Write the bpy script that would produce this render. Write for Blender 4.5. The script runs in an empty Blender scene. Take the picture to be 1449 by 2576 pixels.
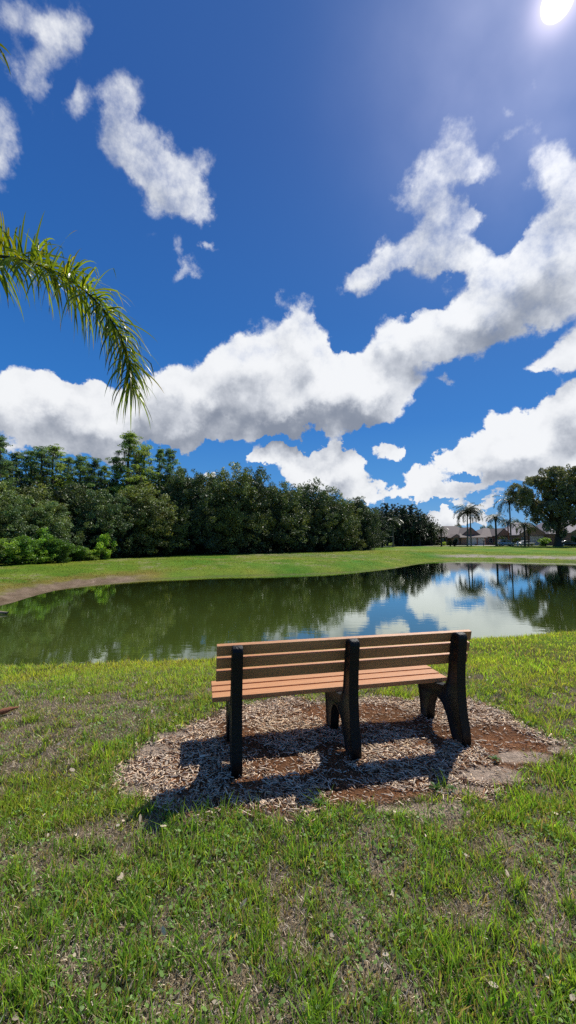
import bpy, bmesh, math, random
import numpy as np
from mathutils import Vector, Matrix, Euler, Quaternion

RNG = np.random.default_rng(7)
random.seed(7)
PI = math.pi
sc = bpy.context.scene
COL = sc.collection

# ------------------------------------------------------------------ camera geometry
F, CX, CY, EYE = 968.0, 724.0, 1288.0, 1.6       # measured on a 1449 x 2576 view of the photograph
PITCH = math.atan(70.0 / F)
WATER = -1.4
def ray(px, py):
    u = (px - CX) / F; v = (CY - py) / F
    c, s = math.cos(PITCH), math.sin(PITCH)
    return Vector((u, c - v * s, s + v * c))
def at(px, py, z=0.0):
    r = ray(px, py); t = (z - EYE) / r.z
    return Vector((r.x * t, r.y * t, z))
def atD(px, py, D):
    r = ray(px, py); t = D / r.y
    return Vector((r.x * t, D, EYE + r.z * t))
SUN = ray(1402, 4).normalized()
_e, _a = math.radians(52), math.radians(38.5)
LAMP = Vector((math.sin(_a) * math.cos(_e), math.cos(_a) * math.cos(_e), math.sin(_e)))

# ------------------------------------------------------------------ numpy noise
def vnoise(x, y, seed):
    xi = np.floor(x).astype(np.int64); yi = np.floor(y).astype(np.int64)
    xf = x - xi; yf = y - yi
    xf = xf * xf * (3 - 2 * xf); yf = yf * yf * (3 - 2 * yf)
    def h(a, b):
        n = (a * 374761393 + b * 668265263 + seed * 974634777) & 0xffffffff
        n = ((n ^ (n >> 13)) * 1274126177) & 0xffffffff
        return ((n ^ (n >> 16)) & 0xffff) / 65535.0
    return (h(xi, yi) * (1 - xf) + h(xi + 1, yi) * xf) * (1 - yf) + (h(xi, yi + 1) * (1 - xf) + h(xi + 1, yi + 1) * xf) * yf
def fbm(x, y, freq, octv=4, seed=1):
    t = 0; a = 1.0; s = 0
    for o in range(octv):
        t = t + a * vnoise(x * freq + 17.3 * o, y * freq - 9.1 * o, seed + o); s += a; a *= .5; freq *= 2.03
    return t / s
def sstep(a, b, x):
    t = np.clip((x - a) / (b - a), 0, 1); return t * t * (3 - 2 * t)
def sdist(poly, x, y):
    """signed distance to a closed polygon, positive outside"""
    x = np.asarray(x, float); y = np.asarray(y, float)
    d = np.full(x.shape, 1e9); ins = np.zeros(x.shape, bool); n = len(poly)
    for i in range(n):
        ax, ay = poly[i]; bx, by = poly[(i + 1) % n]
        ex, ey = bx - ax, by - ay; wx, wy = x - ax, y - ay
        t = np.clip((wx * ex + wy * ey) / (ex * ex + ey * ey), 0, 1)
        d = np.minimum(d, (wx - ex * t) ** 2 + (wy - ey * t) ** 2)
        c = ((ay > y) != (by > y))
        with np.errstate(divide='ignore', invalid='ignore'):
            xx = (bx - ax) * (y - ay) / (by - ay if by != ay else 1e-9) + ax
        ins ^= c & (x < xx)
    return np.sqrt(d) * np.where(ins, -1, 1)

# ------------------------------------------------------------------ terrain
def smooth(pts, it=2):
    for _ in range(it):
        q = []
        for i in range(len(pts)):
            a, b = pts[i], pts[(i + 1) % len(pts)]
            q += [(a[0] * .75 + b[0] * .25, a[1] * .75 + b[1] * .25), (a[0] * .25 + b[0] * .75, a[1] * .25 + b[1] * .75)]
        pts = q
    return pts
far_px = [(0, 1527), (80, 1500), (170, 1478), (300, 1463), (450, 1454), (600, 1449), (750, 1446), (900, 1440), (1000, 1429), (1050, 1419), (1110, 1411), (1200, 1409), (1330, 1412), (1449, 1414), (1600, 1420)]
near_px = [(1700, 1560), (1449, 1580), (1190, 1602), (1000, 1612), (860, 1622), (700, 1634), (540, 1648), (300, 1658), (0, 1664)]
_far = [at(x, y, WATER)[:2] for x, y in far_px]
_near = []
for x, y in near_px:
    p = at(x, y, WATER); _near.append((p.x * .885, p.y * .885))
POND = smooth(_far + [(47, 38), (34, 22), (19, 13.5)] + _near + [(-10.2, 9.3), (-15, 10.5), (-17, 13.2)], 2)
MULCH = [at(x, y)[:2] for x, y in [(312, 1935), (350, 1890), (430, 1840), (530, 1790), (600, 1768), (750, 1752), (1000, 1742), (1180, 1748), (1270, 1790), (1345, 1840), (1425, 1880), (1430, 1910), (1350, 1950), (1275, 1985), (1180, 2025), (1000, 2045), (850, 2052), (700, 2052), (530, 2045), (400, 2035), (325, 2000)]]
MULCH = smooth(MULCH, 1)
def ground_z(x, y):
    x = np.asarray(x, float); y = np.asarray(y, float)
    s = sdist(POND, x, y)
    farw = sstep(13, 22, y) * 1.0
    T = (-0.05 * sstep(4, 9, np.hypot(x, y))) * (1 - farw) + farw * (-0.42 + 0.36 * sstep(5, 60, x) * sstep(50, 105, y) - .0)
    L = 2.2 * (1 - farw) + 5.0 * farw
    drop = np.exp(-np.maximum(s, 0) / L) * (1 - (1 - farw) * (1 - sstep(3.0, 6.2, np.hypot(x * .6, y))))
    up = T + (WATER - T) * drop
    dn = WATER - np.minimum(1.3, .3 * -np.minimum(s, 0))
    z = np.where(s > 0, up, dn)
    bump = (fbm(x, y, .35, 3, 5) - .5) * .10 * sstep(3, 8, np.hypot(x, y)) * sstep(0.0, 3, s) * (1 - sstep(95, 105, y))
    fine = (fbm(x, y, 3.0, 3, 9) - .5) * .02 * (1 - sstep(8, 30, np.hypot(x, y)))
    return z + bump + fine
def gz(x, y): return float(ground_z(np.array([x]), np.array([y]))[0])
def bare(x, y):
    """0 lush .. 1 bare, near lawn"""
    n = fbm(x, y, 1.5, 4, 27); m = fbm(x, y, 9.0, 3, 33)
    b = .80 * sstep(.46, .60, n * .36 + m * .64 + .085 * np.exp(-(((x + .55) / 1.1) ** 2 + ((y - 1.6) / .34) ** 2)) - .06 * np.exp(-((y - 2.0 - .05 * x) / .14) ** 2))
    r = np.hypot(x + .9, y - 1.65)
    b = b + .12 * np.exp(-(r / .75) ** 2) * sstep(.3, .6, m + n - .4)
    r = np.hypot(x - .5, y - 1.75); b = b + .12 * np.exp(-(r / .8) ** 2)
    r = np.hypot(x - 1.3, y - 2.0); b = b + .1 * np.exp(-(r / .5) ** 2)
    r = np.hypot(x + 1.4, y - 1.45); b = b + .12 * np.exp(-(r / .5) ** 2)
    far = sstep(4.2, 6.5, y)
    return np.clip(b * (1 - .75 * far) + .0, 0, 1)

# ------------------------------------------------------------------ object helpers
def tag(o, label=None, cat=None, group=None, kind=None):
    if label: o['label'] = label
    if cat: o['category'] = cat
    if group: o['group'] = group
    if kind: o['kind'] = kind
    return o
def npmesh(name, V, faces, mat, col=None, smoothsh=False):
    """V (n,3); faces: list of arrays (m,k)"""
    me = bpy.data.meshes.new(name)
    V = np.asarray(V, np.float32)
    me.vertices.add(len(V)); me.vertices.foreach_set('co', V.ravel())
    loops = []; starts = []; tot = 0; tots = []
    for f in faces:
        f = np.asarray(f, np.int32)
        if len(f) == 0: continue
        loops.append(f.ravel()); k = f.shape[1]
        starts.append(tot + np.arange(len(f)) * k); tots.append(np.full(len(f), k)); tot += f.size
    loops = np.concatenate(loops).astype(np.int32)
    me.loops.add(len(loops)); me.loops.foreach_set('vertex_index', loops)
    starts = np.concatenate(starts).astype(np.int32)
    me.polygons.add(len(starts)); me.polygons.foreach_set('loop_start', starts)
    if smoothsh: me.polygons.foreach_set('use_smooth', np.ones(len(starts), bool))
    me.update(calc_edges=True)
    if col is not None:
        a = me.color_attributes.new('Col', 'FLOAT_COLOR', 'POINT')
        c = np.ones((len(V), 4), np.float32); c[:, :3] = col
        a.data.foreach_set('color', c.ravel())
    if mat: me.materials.append(mat)
    return me
def link(name, me, parent=None):
    o = bpy.data.objects.new(name, me); COL.objects.link(o)
    if parent: o.parent = parent
    return o
def empty(name, loc, rz=0):
    o = bpy.data.objects.new(name, None); COL.objects.link(o); o.location = loc; o.rotation_euler = (0, 0, rz); o.empty_display_size = .3
    return o
def bm_mesh(name, bm, mat, smoothsh=False):
    me = bpy.data.meshes.new(name); bmesh.ops.recalc_face_normals(bm, faces=bm.faces); bm.to_mesh(me); bm.free()
    if mat: me.materials.append(mat)
    if smoothsh:
        for p in me.polygons: p.use_smooth = True
    return me
def box(bm, x0, x1, y0, y1, z0, z1, bev=0):
    m = Matrix.Translation(((x0 + x1) / 2, (y0 + y1) / 2, (z0 + z1) / 2)) @ Matrix.Diagonal((abs(x1 - x0), abs(y1 - y0), abs(z1 - z0), 1))
    r = bmesh.ops.create_cube(bm, size=1, matrix=m)
    if bev:
        es = set()
        for v in r['verts']: es.update(v.link_edges)
        bmesh.ops.bevel(bm, geom=list(es), offset=bev, segments=2, affect='EDGES', profile=.6)
def prism(bm, pts, axis, a0, a1):
    """extrude a polygon given in 2D along an axis: axis 'x' pts=(y,z); 'y' pts=(x,z); 'z' pts=(x,y)"""
    def mk(p, a):
        return {'x': (a, p[0], p[1]), 'y': (p[0], a, p[1]), 'z': (p[0], p[1], a)}[axis]
    A = [bm.verts.new(mk(p, a0)) for p in pts]; B = [bm.verts.new(mk(p, a1)) for p in pts]
    n = len(pts)
    bm.faces.new(A); bm.faces.new(B[::-1])
    for i in range(n): bm.faces.new((A[i], A[(i + 1) % n], B[(i + 1) % n], B[i]))
def tube(path, radii, sides=8):
    """V, F of a tube along path"""
    path = [Vector(p) for p in path]; V = []; n = len(path)
    up = Vector((0.13, 0.07, 1)).normalized()
    for i, p in enumerate(path):
        d = (path[min(i + 1, n - 1)] - path[max(i - 1, 0)]).normalized()
        a = d.cross(Vector((1, 0.01, 0.02))); a = a if a.length > .1 else d.cross(Vector((0, 1, 0)))
        a.normalize(); b = d.cross(a)
        for k in range(sides):
            t = 2 * PI * k / sides
            V.append(p + (a * math.cos(t) + b * math.sin(t)) * radii[i])
    Fq = []
    for i in range(n - 1):
        for k in range(sides):
            Fq.append((i * sides + k, i * sides + (k + 1) % sides, (i + 1) * sides + (k + 1) % sides, (i + 1) * sides + k))
    return np.array([v[:] for v in V]), np.array(Fq)
def join(parts):
    Vs, Fs = [], []; o = 0
    for V, Fq in parts:
        Vs.append(V); Fs.append(Fq + o); o += len(V)
    return np.concatenate(Vs), np.concatenate(Fs)

# ------------------------------------------------------------------ materials
def nmat(name):
    m = bpy.data.materials.new(name); m.use_nodes = True; nt = m.node_tree; nt.nodes.clear()
    out = nt.nodes.new('ShaderNodeOutputMaterial')
    return m, nt, out
def N(nt, t, **kw):
    n = nt.nodes.new(t)
    for k, v in kw.items(): setattr(n, k, v)
    return n
def leafmat(name, tint=(1, 1, 1), trans=.4, rough=.45, spec=.4, ttint=(1.3, 1.25, .5), vary=False):
    m, nt, out = nmat(name)
    at_ = N(nt, 'ShaderNodeAttribute', attribute_name='Col')
    mul = N(nt, 'ShaderNodeMix', data_type='RGBA', blend_type='MULTIPLY'); mul.inputs[0].default_value = 1
    nt.links.new(at_.outputs['Color'], mul.inputs[6]); mul.inputs[7].default_value = (*tint, 1)
    if vary:        # every tree its own tone
        oi = N(nt, 'ShaderNodeObjectInfo'); vr = N(nt, 'ShaderNodeValToRGB'); vr.color_ramp.elements[0].color = (.62, .70, .78, 1); vr.color_ramp.elements[1].color = (1.55, 1.40, .95, 1)
        q = vr.color_ramp.elements.new(.5); q.color = (.95, 1.0, .95, 1)
        nt.links.new(oi.outputs['Random'], vr.inputs[0]); m0 = mul
        mul = N(nt, 'ShaderNodeMix', data_type='RGBA', blend_type='MULTIPLY'); mul.inputs[0].default_value = 1
        nt.links.new(m0.outputs[2], mul.inputs[6]); nt.links.new(vr.outputs[0], mul.inputs[7])
    p = N(nt, 'ShaderNodeBsdfPrincipled'); p.inputs['Roughness'].default_value = rough; p.inputs['Specular IOR Level'].default_value = spec
    nt.links.new(mul.outputs[2], p.inputs['Base Color'])
    mt = N(nt, 'ShaderNodeMix', data_type='RGBA', blend_type='MULTIPLY'); mt.inputs[0].default_value = 1
    nt.links.new(mul.outputs[2], mt.inputs[6]); mt.inputs[7].default_value = (*ttint, 1)
    tr = N(nt, 'ShaderNodeBsdfTranslucent'); nt.links.new(mt.outputs[2], tr.inputs['Color'])
    mx = N(nt, 'ShaderNodeMixShader'); mx.inputs[0].default_value = trans
    nt.links.new(p.outputs[0], mx.inputs[1]); nt.links.new(tr.outputs[0], mx.inputs[2]); nt.links.new(mx.outputs[0], out.inputs[0])
    return m
def surf(name, c1, c2=None, scale=8, rough=.7, bump=.0, bscale=40, spec=.3, stretch=(1, 1, 1), metal=0, attr=False, coat=0):
    m, nt, out = nmat(name)
    p = N(nt, 'ShaderNodeBsdfPrincipled'); p.inputs['Roughness'].default_value = rough; p.inputs['Specular IOR Level'].default_value = spec
    p.inputs['Metallic'].default_value = metal; p.inputs['Coat Weight'].default_value = coat
    tc = N(nt, 'ShaderNodeTexCoord'); mp = N(nt, 'ShaderNodeMapping'); mp.inputs['Scale'].default_value = stretch
    nt.links.new(tc.outputs['Object'], mp.inputs[0])
    nz = N(nt, 'ShaderNodeTexNoise'); nz.inputs['Scale'].default_value = scale; nz.inputs['Detail'].default_value = 6; nz.inputs['Roughness'].default_value = .65
    nt.links.new(mp.outputs[0], nz.inputs['Vector'])
    rp = N(nt, 'ShaderNodeMapRange'); rp.inputs[1].default_value = .3; rp.inputs[2].default_value = .7
    nt.links.new(nz.outputs[0], rp.inputs[0])
    mx = N(nt, 'ShaderNodeMix', data_type='RGBA'); mx.inputs[6].default_value = (*c1, 1); mx.inputs[7].default_value = (*(c2 or tuple(v * .75 for v in c1)), 1)
    nt.links.new(rp.outputs[0], mx.inputs[0])
    last = mx.outputs[2]
    if attr:
        a = N(nt, 'ShaderNodeAttribute', attribute_name='Col')
        mm = N(nt, 'ShaderNodeMix', data_type='RGBA', blend_type='MULTIPLY'); mm.inputs[0].default_value = 1
        nt.links.new(last, mm.inputs[6]); nt.links.new(a.outputs['Color'], mm.inputs[7]); last = mm.outputs[2]
    nt.links.new(last, p.inputs['Base Color'])
    if bump:
        n2 = N(nt, 'ShaderNodeTexNoise'); n2.inputs['Scale'].default_value = bscale; n2.inputs['Detail'].default_value = 5
        nt.links.new(mp.outputs[0], n2.inputs['Vector'])
        b = N(nt, 'ShaderNodeBump'); b.inputs['Strength'].default_value = bump; b.inputs['Distance'].default_value = .01
        nt.links.new(n2.outputs[0], b.inputs['Height']); nt.links.new(b.outputs[0], p.inputs['Normal'])
    nt.links.new(p.outputs[0], out.inputs[0])
    return m

M = {}
M['grass'] = leafmat('grass_blades', trans=.5, rough=.5, spec=.35)
M['dry'] = leafmat('dry_thatch', trans=.15, rough=.7, spec=.2, ttint=(1, 1, 1))
M['oakleaf'] = leafmat('oak_leaves', trans=.22, rough=.5, spec=.4, vary=True)
M['cypleaf'] = leafmat('cypress_leaves', trans=.42, rough=.5, spec=.35, vary=True)
M['pineleaf'] = leafmat('pine_needles', trans=.2, rough=.45, spec=.4)
M['shrubleaf'] = leafmat('shrub_leaves', trans=.45, rough=.45, spec=.4, vary=True)
M['palmleaf'] = leafmat('palm_leaflets', trans=.48, rough=.36, spec=.55, ttint=(1.9, 1.55, .3))
M['farpalm'] = leafmat('far_palm_leaflets', trans=.35, rough=.4, spec=.5)
M['moss'] = leafmat('hanging_moss', trans=.3, rough=.8, spec=.1, ttint=(1, 1, 1))
M['chips'] = leafmat('wood_chips', trans=.0, rough=.75, spec=.25, ttint=(1, 1, 1))
M['bark'] = surf('bark', (.10, .085, .07), (.045, .037, .03), 6, .9, .8, 20, .2, (1, 1, .3))
M['palebark'] = surf('pale_bark', (.20, .18, .155), (.11, .10, .085), 4, .9, .6, 14, .2, (1, 1, 3))
M['plank'] = surf('recycled_plank', (.65, .32, .135), (.47, .205, .082), 16, .5, .25, 90, .4, (.25, 3, 3))
M['cast'] = surf('black_moulded_plastic', (.006, .006, .0065), (.010, .010, .0105), 30, .5, .7, 70, .3)
M['stucco'] = surf('pink_stucco', (.42, .24, .19), (.36, .20, .16), .8, .9, .3, 30)
M['stucco2'] = surf('tan_stucco', (.36, .25, .19), (.30, .21, .16), .8, .9, .3, 30)
M['shingle'] = surf('brown_grey_shingles', (.22, .185, .17), (.15, .125, .115), 2.5, .85, .5, 12, .3, (1, 1, 5))
M['shingle2'] = surf('pale_lavender_shingles', (.36, .33, .35), (.27, .245, .26), 2.5, .8, .5, 12, .3, (1, 1, 5))
M['whitepaint'] = surf('white_paint', (.72, .72, .70), (.62, .62, .60), 3, .5)
M['glass'] = surf('window_glass', (.02, .025, .03), (.03, .035, .04), 2, .08, spec=.8)
M['road'] = surf('pale_asphalt', (.42, .40, .36), (.33, .31, .28), 1.2, .9, .4, 30)
M['carwhite'] = surf('silver_car_paint', (.55, .57, .60), (.50, .52, .55), 2, .25, spec=.6, coat=.6)
M['cardark'] = surf('dark_car_paint', (.018, .022, .032), (.014, .017, .026), 2, .2, spec=.6, coat=.6)
M['rubber'] = surf('tyre_rubber', (.015, .015, .016), (.022, .022, .022), 20, .85)
M['alloy'] = surf('alloy_wheel', (.45, .46, .48), (.4, .4, .42), 10, .35, metal=.8)
M['redlamp'] = surf('red_lamp', (.45, .02, .02), (.35, .015, .015), 10, .25)
M['clearlamp'] = surf('clear_lamp', (.75, .78, .8), (.6, .62, .65), 10, .15)
M['darkmetal'] = surf('dark_metal', (.03, .03, .032), (.02, .02, .022), 10, .5)
M['drybark'] = surf('dry_palm_boot', (.30, .13, .07), (.17, .075, .045), 14, .85, .8, 40, .2, (.4, 3, 3))
M['deadwood'] = surf('dead_wood', (.30, .24, .18), (.18, .14, .10), 14, .9, .8, 40)

# ground
def ground_material():
    m, nt, out = nmat('lawn_and_soil')
    a = N(nt, 'ShaderNodeAttribute', attribute_name='Col')
    geo = N(nt, 'ShaderNodeNewGeometry')
    def noise(scale, det=8, rg=.7):
        n = N(nt, 'ShaderNodeTexNoise'); n.inputs['Scale'].default_value = scale; n.inputs['Detail'].default_value = det; n.inputs['Roughness'].default_value = rg
        nt.links.new(geo.outputs['Position'], n.inputs['Vector']); return n
    n1 = noise(.35); n2 = noise(9, 6, .75); n3 = noise(70, 4)
    def rng(n, lo, hi):
        r = N(nt, 'ShaderNodeMapRange'); r.inputs[1].default_value = .3; r.inputs[2].default_value = .7; r.inputs[3].default_value = lo; r.inputs[4].default_value = hi
        nt.links.new(n.outputs[0], r.inputs[0]); return r
    r1, r2, r3 = rng(n1, .8, 1.2), rng(n2, .55, 1.45), rng(n3, .6, 1.4)
    m1 = N(nt, 'ShaderNodeMath', operation='MULTIPLY'); nt.links.new(r1.outputs[0], m1.inputs[0]); nt.links.new(r2.outputs[0], m1.inputs[1])
    m2 = N(nt, 'ShaderNodeMath', operation='MULTIPLY'); nt.links.new(m1.outputs[0], m2.inputs[0]); nt.links.new(r3.outputs[0], m2.inputs[1])
    vm = N(nt, 'ShaderNodeVectorMath', operation='SCALE'); nt.links.new(a.outputs['Color'], vm.inputs[0]); nt.links.new(m2.outputs[0], vm.inputs[3])
    p = N(nt, 'ShaderNodeBsdfPrincipled'); p.inputs['Roughness'].default_value = .95; p.inputs['Specular IOR Level'].default_value = .1
    nt.links.new(vm.outputs[0], p.inputs['Base Color'])
    b = N(nt, 'ShaderNodeBump'); b.inputs['Strength'].default_value = .8; b.inputs['Distance'].default_value = .03
    nt.links.new(m2.outputs[0], b.inputs['Height']); nt.links.new(b.outputs[0], p.inputs['Normal'])
    nt.links.new(p.outputs[0], out.inputs[0]); return m
M['ground'] = ground_material()
def water_material():
    m, nt, out = nmat('pond_water')
    geo = N(nt, 'ShaderNodeNewGeometry'); mp = N(nt, 'ShaderNodeMapping'); mp.inputs['Scale'].default_value = (.55, 1.3, 1)
    nt.links.new(geo.outputs['Position'], mp.inputs[0])
    n = N(nt, 'ShaderNodeTexNoise'); n.inputs['Scale'].default_value = 2.2; n.inputs['Detail'].default_value = 5; n.inputs['Roughness'].default_value = .55
    nt.links.new(mp.outputs[0], n.inputs['Vector'])
    b = N(nt, 'ShaderNodeBump'); b.inputs['Strength'].default_value = .045; b.inputs['Distance'].default_value = .05
    nt.links.new(n.outputs[0], b.inputs['Height'])
    dif = N(nt, 'ShaderNodeBsdfDiffuse'); 
    n2 = N(nt, 'ShaderNodeTexNoise'); n2.inputs['Scale'].default_value = .25; nt.links.new(geo.outputs['Position'], n2.inputs['Vector'])
    mx = N(nt, 'ShaderNodeMix', data_type='RGBA'); mx.inputs[6].default_value = (.055, .082, .013, 1); mx.inputs[7].default_value = (.072, .100, .017, 1)
    nt.links.new(n2.outputs[0], mx.inputs[0]); nt.links.new(mx.outputs[2], dif.inputs[0])
    gl = N(nt, 'ShaderNodeBsdfGlossy'); gl.inputs['Roughness'].default_value = .015; gl.inputs['Color'].default_value = (.92, .97, .93, 1)
    nt.links.new(b.outputs[0], gl.inputs['Normal'])
    fr = N(nt, 'ShaderNodeFresnel'); fr.inputs['IOR'].default_value = 1.75; nt.links.new(b.outputs[0], fr.inputs['Normal'])
    mr = N(nt, 'ShaderNodeMath', operation='MULTIPLY'); mr.inputs[1].default_value = 1.6; mr.use_clamp = True
    nt.links.new(fr.outputs[0], mr.inputs[0])
    ms = N(nt, 'ShaderNodeMixShader'); nt.links.new(mr.outputs[0], ms.inputs[0]); nt.links.new(dif.outputs[0], ms.inputs[1]); nt.links.new(gl.outputs[0], ms.inputs[2])
    nt.links.new(ms.outputs[0], out.inputs[0]); return m
M['water'] = water_material()

# ------------------------------------------------------------------ ground sheet
def build_ground():
    ang = np.concatenate([np.radians(np.arange(-50, 50, .33)), np.radians(np.arange(50, 310, 3.0))])
    rad = np.concatenate([[0.0], np.geomspace(.35, 90, 430), np.geomspace(95, 3000, 40)])
    na, nr = len(ang), len(rad)
    A, R = np.meshgrid(ang, rad, indexing='xy')
    X = R * np.sin(A); Y = R * np.cos(A)
    Z = ground_z(X.ravel(), Y.ravel())
    x, y = X.ravel(), Y.ravel()
    V = np.stack([x, y, Z], 1)
    i = np.arange(nr - 1)[:, None] * na; j = np.arange(na)[None, :]; j2 = (j + 1) % na
    Q = np.stack([i + j, i + na + j, i + na + j2, i + j2], -1).reshape(-1, 4)
    # colours
    s = sdist(POND, x, y); r = np.hypot(x, y)
    nA = fbm(x, y, .5, 4, 50); nB = fbm(x, y, 2.2, 4, 60)
    nC = fbm(x, y, .13, 4, 52); grassfar = np.stack([.145 + .20 * (nA - .5) + .16 * (nC - .5), .215 + .10 * (nA - .5) + .03 * (nC - .5), .022 + .03 * (nA - .5)], 1)
    soil = np.stack([.22 + 0 * nA, .17 + 0 * nA, .11 + 0 * nA], 1)
    near = np.stack([.065 + 0 * nA, .060 + 0 * nA, .028 + 0 * nA], 1)
    w = bare(x, y)[:, None]; nearcol = near * (1 - w) + soil * 1.35 * w
    fw = sstep(6, 10, r)[:, None]
    c = nearcol * (1 - fw) + grassfar * fw
    def blend(c, mask, colr): return c * (1 - mask[:, None]) + np.array(colr)[None, :] * mask[:, None]
    # left far shore dirt bank
    band = (1 - sstep(1.0, 2.0, s + (nB - .5) * 1.6)) * (x < 0) * sstep(-9.5, -12.5, x + (nA - .5) * 3) * (s > -.5)
    nD = fbm(x, y, 1.9, 4, 95)[:, None]; dirt = np.array([.40, .29, .215]) * nD ** 1.2 + np.array([.12, .075, .045]) * (1 - nD); c = c * (1 - band[:, None] * .95) + dirt * band[:, None] * .95
    band2 = (1 - sstep(1.8, 4.0, s + (nB - .5) * 2.4)) * sstep(-9, -11, x) * (s > 0) * (1 - band)
    c = blend(c, band2 * .6, (.26, .15, .05))
    # right far sandy strip
    d = s + (nB - .5) * 1.2
    strip = sstep(2.2, 2.9, d + nA) * (1 - sstep(3.6, 6.0, d + 3 * (nA - .5))) * sstep(.3, .5, nB + .1) * sstep(21, 27, x) * (y > 40)
    c = blend(c, strip * .9, (.36, .31, .26))
    thin = (1 - sstep(.05, .5, s + (nB - .5) * .5)) * (s > -.4) * (y > 18)
    c = blend(c, thin * .5, (.16, .12, .07))
    # bare stretch of the far bank under the trees
    q = np.exp(-(((y - 53) / 3.5) ** 2)) * sstep(-10, -3, x) * (1 - sstep(6, 13, x)) * sstep(.35, .6, nB)
    c = blend(c, q * .8, (.30, .23, .17))
    q = sstep(.56, .66, nB) * sstep(.5, .6, nA) * (y > 16) * (s > 2.5) * (x < 25)
    c = blend(c, q * .55, (.30, .25, .16))
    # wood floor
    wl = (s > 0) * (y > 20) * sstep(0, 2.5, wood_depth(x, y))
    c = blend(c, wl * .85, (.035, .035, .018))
    inn = (s < -.2).astype(float); c = blend(c, inn, (.05, .05, .02))
    # mulch bed
    ms = sdist(MULCH, x, y) + .05 + (nB - .5) * .45
    mk = 1 - sstep(-.06, .04, ms)
    mul = np.stack([.20 + .18 * (nB - .4), .095 + .07 * (nB - .4), .045 + .03 * (nB - .4)], 1)
    c = c * (1 - mk[:, None]) + mul * mk[:, None]
    sd = sand_mask(x, y)
    c = blend(c, sd, (.50, .385, .29))
    ndark = fbm(x, y, 7, 3, 71)
    c = c * np.where(r < 8, .75 + .5 * ndark, 1)[:, None]
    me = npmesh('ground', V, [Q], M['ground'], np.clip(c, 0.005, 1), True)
    o = link('ground', me); tag(o, kind='structure'); 
WOODLINE = [at(x, y, -.42)[:2] for x, y in [(-300, 1432), (0, 1418), (150, 1411), (300, 1404), (450, 1398), (600, 1394), (750, 1390), (860, 1386.5), (930, 1383), (945, 1377)]]
def wood_depth(x, y):
    """metres behind the front line of the wood"""
    wx = np.array([p[0] for p in WOODLINE]); wy = np.array([p[1] for p in WOODLINE])
    th = np.arctan2(x, np.maximum(y, .1)); wt = np.arctan2(wx, wy); wr = np.hypot(wx, wy)
    d = np.hypot(x, y) - np.interp(th, wt, wr)
    return np.where((th > wt[-1]) | (y < 1), -5, d)
def sand_mask(x, y):
    nB = fbm(x, y, 5, 4, 44); m = np.zeros_like(x)
    for px, py, rx, ry in [(385, 1885, .13, .10), (430, 1848, .18, .07), (1235, 1950, .24, .11), (1180, 1985, .14, .07), (1110, 2035, .26, .06), (1330, 1905, .22, .09), (1420, 1890, .15, .08), (985, 2038, .12, .05), (330, 1990, .07, .07)]:
        p = at(px, py); m = np.maximum(m, np.exp(-(((x - p.x) / rx) ** 2 + ((y - p.y) / ry) ** 2) ** 1.3))
    return sstep(.34, .60, m + (nB - .5) * 1.1)
build_ground()
# water sheet, its edge tucked under the banks
wv = []
cxp = sum(p[0] for p in POND) / len(POND); cyp = sum(p[1] for p in POND) / len(POND)
npnd = len(POND)
for i in range(npnd):
    a = Vector(POND[i - 1]); b = Vector(POND[(i + 1) % npnd]); t = (b - a).normalized(); nrm = Vector((-t.y, t.x))
    p = Vector(POND[i]); q = p + nrm * .5
    if sdist(POND, np.array([q.x]), np.array([q.y]))[0] < 0: q = p - nrm * .5
    wv.append((q.x, q.y, WATER))
bm = bmesh.new(); f = bm.faces.new([bm.verts.new(v) for v in wv]); bmesh.ops.triangulate(bm, faces=[f])
me = bm_mesh('pond', bm, M['water'])
if me.polygons[0].normal.z < 0: me.flip_normals()
o = link('pond_water', me); tag(o, kind='structure')

# ------------------------------------------------------------------ grass
def blades(bx, by, h, w, lean, leandir, col, tipcol, curl=.6, seed=0, z0=None):
    n = len(bx); bz = ground_z(bx, by) if z0 is None else z0
    face = RNG.uniform(0, 2 * PI, n)
    ux, uy = np.cos(face), np.sin(face); lx, ly = np.cos(leandir), np.sin(leandir)
    V = np.zeros((n, 5, 3), np.float32)
    for k, (t, ww) in enumerate([(0, 1), (.5, .85), (1, 0)]):
        off = h * lean * (t * (1 - curl) + t * t * curl); hh = h * t * np.sqrt(np.maximum(.05, 1 - (lean * .8) ** 2)) if True else 0
        cx_ = bx + lx * off; cy_ = by + ly * off; cz = bz + hh - (.005 if t == 0 else 0)
        if k < 2:
            V[:, 2 * k] = np.stack([cx_ - ux * w * ww / 2, cy_ - uy * w * ww / 2, cz], 1)
            V[:, 2 * k + 1] = np.stack([cx_ + ux * w * ww / 2, cy_ + uy * w * ww / 2, cz], 1)
        else: V[:, 4] = np.stack([cx_, cy_, cz], 1)
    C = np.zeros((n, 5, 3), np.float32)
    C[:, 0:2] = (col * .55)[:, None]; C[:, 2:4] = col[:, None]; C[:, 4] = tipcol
    b = np.arange(n)[:, None] * 5
    Q = b + np.array([[0, 1, 3, 2]]); T = b + np.array([[2, 3, 4]])
    return V.reshape(-1, 3), Q, T, C.reshape(-1, 3)
def join_bl(L):
    Vs, Qs, Ts, Cs = [], [], [], []; o = 0
    for V, Q, T, C in L: Vs.append(V); Qs.append(Q + o); Ts.append(T + o); Cs.append(C); o += len(V)
    return np.concatenate(Vs), [np.concatenate(Qs), np.concatenate(Ts)], np.concatenate(Cs)
def wedge(n, r0, r1, power, half=50):
    """radii with density ~ r^-power per area, within the wedge"""
    u = RNG.uniform(0, 1, n); e = 2 - power
    r = np.exp(np.log(r0) + u * np.log(r1 / r0)) if abs(e) < 1e-6 else (r0 ** e + u * (r1 ** e - r0 ** e)) ** (1 / e)
    a = np.radians(RNG.uniform(-half, half, n))
    return r * np.sin(a), r * np.cos(a)
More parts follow.
